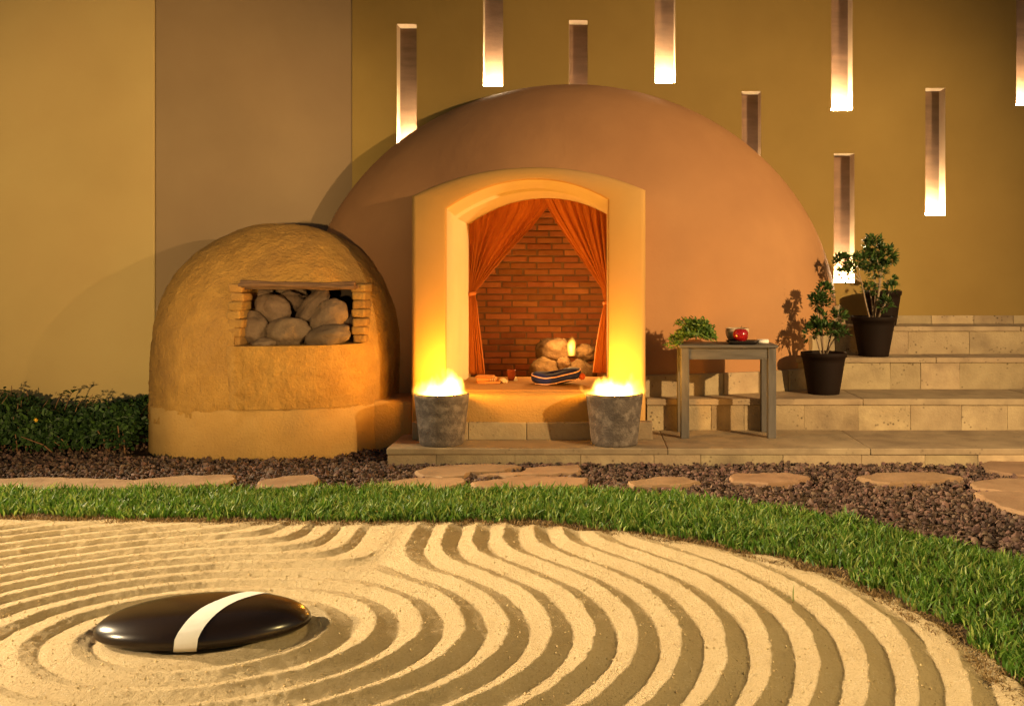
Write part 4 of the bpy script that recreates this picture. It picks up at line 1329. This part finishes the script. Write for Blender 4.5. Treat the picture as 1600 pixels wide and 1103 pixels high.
# ------------------------------------------------------------------ gravel
def in_poly(q, poly):
    x, y = q[:, 0], q[:, 1]
    c = np.zeros(len(q), bool)
    j = len(poly) - 1
    for i in range(len(poly)):
        xi, yi = poly[i]; xj, yj = poly[j]
        k = ((yi > y) != (yj > y)) & (x < (xj - xi) * (y - yi) / (yj - yi + 1e-12) + xi)
        c ^= k
        j = i
    return c
N_ = 76000
q = np.c_[RNG.uniform(-3.6, 3.5, N_), RNG.uniform(2.5, 5.75, N_)]
keep = sdist(q, LE, 1) < 0.02
keep &= ~((q[:, 0] > X0 - 0.0) & (q[:, 1] > PF + 0.005))
keep &= ~((q[:, 1] > 5.05) & (q[:, 0] > -2.45) & (q[:, 1] > 5.15) & (q[:, 0] < -1.3))
for fp in flag_polys: keep &= ~in_poly(q, fp)
keep &= ~((q[:, 0] < -2.4) & (q[:, 1] > 5.6))
q = q[keep]; n = len(q)
phi_ = (1 + 5 ** 0.5) / 2
ico = np.array([(-1, phi_, 0), (1, phi_, 0), (-1, -phi_, 0), (1, -phi_, 0), (0, -1, phi_), (0, 1, phi_), (0, -1, -phi_), (0, 1, -phi_), (phi_, 0, -1), (phi_, 0, 1), (-phi_, 0, -1), (-phi_, 0, 1)])
ico /= np.linalg.norm(ico[0])
icf = np.array([(0, 11, 5), (0, 5, 1), (0, 1, 7), (0, 7, 10), (0, 10, 11), (1, 5, 9), (5, 11, 4), (11, 10, 2), (10, 7, 6), (7, 1, 8), (3, 9, 4), (3, 4, 2), (3, 2, 6), (3, 6, 8), (3, 8, 9), (4, 9, 5), (2, 4, 11), (6, 2, 10), (8, 6, 7), (9, 8, 1)])
size = RNG.lognormal(math.log(0.0083), 0.33, n).clip(0.005, 0.022)
ax = rand_dirs(n, RNG); ang = RNG.uniform(0, 2 * math.pi, n)
K = np.zeros((n, 3, 3)); K[:, 0, 1] = -ax[:, 2]; K[:, 0, 2] = ax[:, 1]; K[:, 1, 0] = ax[:, 2]; K[:, 1, 2] = -ax[:, 0]; K[:, 2, 0] = -ax[:, 1]; K[:, 2, 1] = ax[:, 0]
Rm = np.eye(3)[None] + np.sin(ang)[:, None, None] * K + (1 - np.cos(ang))[:, None, None] * (K @ K)
v = ico[None] * (1 + 0.22 * RNG.normal(size=(n, 12, 1)).clip(-1.5, 1.5)) * np.stack([RNG.uniform(0.8, 1.35, n), RNG.uniform(0.7, 1.0, n), RNG.uniform(0.4, 0.75, n)], axis=1)[:, None, :]
v = np.einsum('nij,nkj->nki', Rm, v) * size[:, None, None]
zb = RNG.uniform(-0.014, 0.008, n) + 0.008 * vnoise(q[:, 0], q[:, 1], 5, 41)
v += np.c_[q, zb][:, None, :]
f = (np.arange(n)[:, None, None] * 12 + icf[None]).reshape(-1, 3)
gr = link('gravel', fast('gravel', v.reshape(-1, 3), f), M['gravel'])
tag(gr, 'dark reddish volcanic gravel around the flagstones', 'gravel', kind='stuff')
gb = link('gravel_bed', mk('gravel_bed', [(-6, 4.05, -0.016), (1.10, 4.05, -0.016), (5, 4.05, -0.016), (5, 7.0, -0.016), (-6, 7.0, -0.016), (1.10, 1.0, -0.016), (5, 1.0, -0.016)], [(0, 1, 2, 3, 4), (5, 6, 2, 1)]), M['soil'])
tag(gb, kind='structure')

# ------------------------------------------------------------------ lawn
def blades(name, pts, zs, hgt, wid, lean, rng):
    n = len(pts)
    a = rng.uniform(0, 2 * math.pi, n)
    side = np.c_[np.cos(a), np.sin(a), np.zeros(n)]
    b = rng.uniform(0, 2 * math.pi, n)
    ld = np.c_[np.cos(b), np.sin(b), np.zeros(n)] * (lean * hgt)[:, None]
    base = np.c_[pts, zs]
    up = np.c_[np.zeros(n), np.zeros(n), hgt]
    w = wid[:, None]
    mid = base + up * 0.55 + ld * 0.32
    tip = base + up * (1 - 0.25 * lean[:, None] ** 2) + ld
    v = np.stack([base - side * w * 0.4, base + side * w * 0.4, mid + side * w * 0.5, mid - side * w * 0.5, tip], axis=1).reshape(-1, 3)
    i = np.arange(n)[:, None] * 5
    return fast(name, v, [i + np.array([[0, 1, 2, 3]]), i + np.array([[3, 2, 4]])])
def lawn_pts(n, lo, hi, rng):
    t = rng.uniform(lo, hi, n)
    # sample along the curve with weight of the local strip length
    s = rng.uniform(28, len(SE) - 1.001, n)
    i = s.astype(int); fr = (s - i)[:, None]
    a = SE[i] * (1 - fr) + SE[i + 1] * fr
    b = LE[i] * (1 - fr) + LE[i + 1] * fr
    return a * (1 - t[:, None]) + b * t[:, None], t
rng = np.random.default_rng(77)
p, t = lawn_pts(50000, 0.0, 1.0, rng)
# ragged edges
edge = np.minimum(t, 1 - t)
keep = edge > 0.16 * (vnoise(p[:, 0], p[:, 1], 11, 51) + 0.5) - 0.03
keep &= p[:, 0] > -3.9
p, t = p[keep], t[keep]; n = len(p)
tuft = 1 + 0.5 * vnoise(p[:, 0], p[:, 1], 16, 52) + 0.4 * vnoise(p[:, 0], p[:, 1], 5, 53)
hgt = rng.uniform(0.027, 0.058, n) * tuft * (0.65 + 0.35 * np.clip(t / 0.15, 0, 1))
lawn = link('lawn', blades('lawn', p, np.full(n, -0.004), hgt, rng.uniform(0.004, 0.0092, n), rng.uniform(0.1, 0.95, n), rng), M['grass'])
tag(lawn, 'strip of short green grass bordering the raked sand', 'grass', kind='stuff')
p, t = lawn_pts(22000, -0.06, 0.22, rng)
n = len(p)
th = link('dry_thatch', blades('dry_thatch', p, np.full(n, -0.008), rng.uniform(0.008, 0.026, n), rng.uniform(0.002, 0.0045, n), rng.uniform(0.5, 1.6, n), rng), M['thatch'])
tag(th, 'brown dry grass roots along the edge of the sand', 'dry grass', kind='stuff')
# one stray blade growing in the sand
sp = G(1239, 938, 0.0)
bl = blades('stray_grass', np.array([(sp.x, sp.y), (sp.x + 0.004, sp.y)]), np.array([-0.005, -0.005]), np.array([0.058, 0.03]), np.array([0.004, 0.003]), np.array([0.1, 1.4]), np.random.default_rng(3))
o = link('stray_grass', bl, M['grass'])
tag(o, 'single green blade of grass sprouting from the raked sand', 'grass')

# ------------------------------------------------------------------ hedge
def hedge():
    rng = np.random.default_rng(31)
    root = empty('low_hedge', (-3.0, 5.4, 0))
    tag(root, 'low dense dark green hedge along the golden wall', 'hedge')
    parts = []
    pos, dirs, ups = [], [], []
    nst = 95
    for k in range(nst):
        x = rng.uniform(-3.75, -2.43); y = rng.uniform(5.27, 5.82)
        top = 0.17 + 0.04 * math.sin(x * 7) + 0.03 * rng.normal()
        if x < -2.9: top += 0.03
        if y < 5.36: top *= rng.uniform(0.5, 0.85)
        lean = Vector((rng.normal() * 0.05, -0.05 + rng.normal() * 0.05, 0))
        pts = [Vector((x, y, -0.02)), Vector((x, y, top * 0.5)) + lean * 0.4, Vector((x, y, top)) + lean]
        parts.append(tube('s', pts, [0.005, 0.004, 0.002], 5))
    # a few longer shoots sticking out above
    for (px_, py_, Y) in ((75, 625, 5.5), (100, 612, 5.5), (118, 606, 5.5), (130, 622, 5.45), (145, 616, 5.45), (150, 620, 5.5), (8, 608, 5.5), (12, 618, 5.45), (165, 628, 5.45), (232, 630, 5.4)):
        e = P(px_, py_, Y)
        a = Vector((e.x - 0.06, Y, e.z - 0.12))
        parts.append(tube('s', [a, (a + e) / 2 + Vector((0, 0, 0.02)), e], [0.003, 0.0025, 0.0015], 5))
        for _ in range(9):
            t = rng.uniform(0.35, 1.0)
            qv = a * (1 - t) + e * t
            pos.append((qv.x, qv.y, qv.z + 0.008)); dirs.append((rng.normal() + 0.5, rng.normal(), rng.normal() * 0.4 + 0.1)); ups.append((0, 0, 1))
    vs, fs = merge(parts)
    o = link('stems', mk('stems', vs, fs, True), M['twig'], root); o['kind'] = 'stuff'
    n = 12000
    x = rng.uniform(-3.8, -2.40, n); y = 5.24 + 0.6 * rng.beta(1.0, 1.7, n)
    topz = 0.195 + 0.035 * np.sin(x * 7) + 0.05 * vnoise(x, y, 9, 61) + np.where(x < -2.9, 0.03, 0)
    topz = topz * np.clip(0.55 + (y - 5.24) / 0.18, 0, 1)
    z = topz * rng.beta(2.2, 1.1, n) + 0.01
    d = rand_dirs(n, rng); d[:, 1] -= 0.5; d[:, 2] += 0.1
    u = rand_dirs(n, rng) * 0.8; u[:, 2] += 0.7; u[:, 1] -= 0.6
    P_ = np.concatenate([np.c_[x, y, z], np.array(pos)]); D_ = np.concatenate([d, np.array(dirs)]); U_ = np.concatenate([u, np.array(ups)])
    n = len(P_)
    o = link('foliage', leaf_mesh('foliage', P_, D_, U_, rng.uniform(0.020, 0.040, n), rng.uniform(0.013, 0.024, n), 0.2), M['hedge'], root)
    o['kind'] = 'stuff'
    c = P(57, 656, 5.20)
    parts = []
    for k in range(6):
        a = 2 * math.pi * k / 6
        vs = [(0, 0, 0), (0.007 * math.cos(a - .4), -0.004, 0.007 * math.sin(a - .4)), (0.013 * math.cos(a), -0.006, 0.013 * math.sin(a)), (0.007 * math.cos(a + .4), -0.004, 0.007 * math.sin(a + .4))]
        parts.append((vs, [(0, 1, 2, 3)]))
    vs, fs = merge(parts)
    link('flower', mk('flower', vs, fs), M['petal'], root, loc=c)
hedge()

# ------------------------------------------------------------------ black stone with the white stripe
def black_stone():
    root = empty('black_stone', (STONE.x, STONE.y, -0.01))
    tag(root, 'polished black oval stone with a white stripe in the raked sand', 'stone')
    rx, ry = 0.274, 0.168
    ht, hb, ze = 0.068, 0.038, 0.028
    def pt(a, b, off=0.0):
        # b from -pi/2 (bottom) to pi/2 (top)
        r = max(math.cos(b), 0) ** 0.80
        z = math.sin(b)
        z = ze + (ht * (abs(z) ** 1.0) if z > 0 else -hb * abs(z) ** 0.9)
        nx_, ny_ = math.cos(a), math.sin(a)
        x, y = rx * r * nx_, ry * r * ny_
        x += 0.010 * math.sin(y * 12)
        p = Vector((x, y, z))
        if off:
            nrm = Vector((math.cos(b) * nx_ / rx, math.cos(b) * ny_ / ry, math.sin(b) / (ht if z > ze else hb))).normalized()
            p += nrm * off
        return p
    vs, fs = [], []
    na, nb = 96, 48
    for i in range(na):
        for j in range(nb + 1):
            vs.append(pt(2 * math.pi * i / na, -math.pi / 2 + math.pi * j / nb))
    for i in range(na):
        for j in range(nb):
            a, b = i * (nb + 1) + j, ((i + 1) % na) * (nb + 1) + j
            fs.append((a, b, b + 1, a + 1))
    me = mk('body', vs, fs, True)
    bm = bmesh.new(); bm.from_mesh(me); bmesh.ops.remove_doubles(bm, verts=bm.verts, dist=1e-5); bmesh.ops.recalc_face_normals(bm, faces=bm.faces); bm.to_mesh(me); bm.free()
    me.polygons.foreach_set('use_smooth', [True] * len(me.polygons))
    loc = Vector((STONE.x, STONE.y, -0.012)); rot = (R(-2.0), R(-0.8), R(4))
    link('body', me, M['blackstone'], root, loc=loc, rot=rot)
    # painted stripe: a thin skin over the stone, from the front rim across the top to the back rim
    def top_z(x, y):
        rr_ = math.sqrt((x / rx) ** 2 + (y / ry) ** 2)
        rr_ = min(rr_, 0.9995)
        cb = rr_ ** (1 / 0.80)
        return ze + ht * math.sqrt(max(0, 1 - cb * cb))
    V, nw, nl = [], 12, 60
    for j in range(nl + 1):
        t = j / nl
        yy = -0.985 + 1.96 * t
        for i in range(nw + 1):
            w = i / nw - 0.5
            xc = 0.014 + 0.118 * max(0.0, (yy + 0.985) / 1.96) ** 0.85 + 0.002 * math.sin(5 * yy)
            wid = 0.053 - 0.004 * yy + 0.0035 * noise.noise(Vector((yy * 3, 0.3, 0))) + 0.0012 * noise.noise(Vector((yy * 14, 2.3 if w > 0 else 7.7, 0)))
            x = xc + w * wid
            lim = math.sqrt(max(0, 1 - (x / rx) ** 2))
            y = ry * lim * yy
            V.append((x + 0.010 * math.sin(y * 12), y - (0.0040 if yy < -0.9 else 0.0015 if yy < -0.7 else 0), top_z(x, y) + 0.0013))
    low = []
    for k in range(7, 0, -1):
        b = 0.11 * k
        for i in range(nw + 1):
            x = V[i][0] - 0.0016 * k
            lim = math.sqrt(max(0, 1 - (x / rx) ** 2))
            low.append((x, -ry * lim * math.cos(b) ** 0.80 - 0.0042, ze - hb * math.sin(b) ** 0.9 - 0.0006))
    V = low + V
    idx = np.arange(len(V)).reshape(nl + 8, nw + 1)
    q = np.stack([idx[:-1, :-1].ravel(), idx[:-1, 1:].ravel(), idx[1:, 1:].ravel(), idx[1:, :-1].ravel()], axis=1)
    link('stripe', fast('stripe', np.array(V), q, True), M['paint'], root, loc=loc, rot=rot)
black_stone()
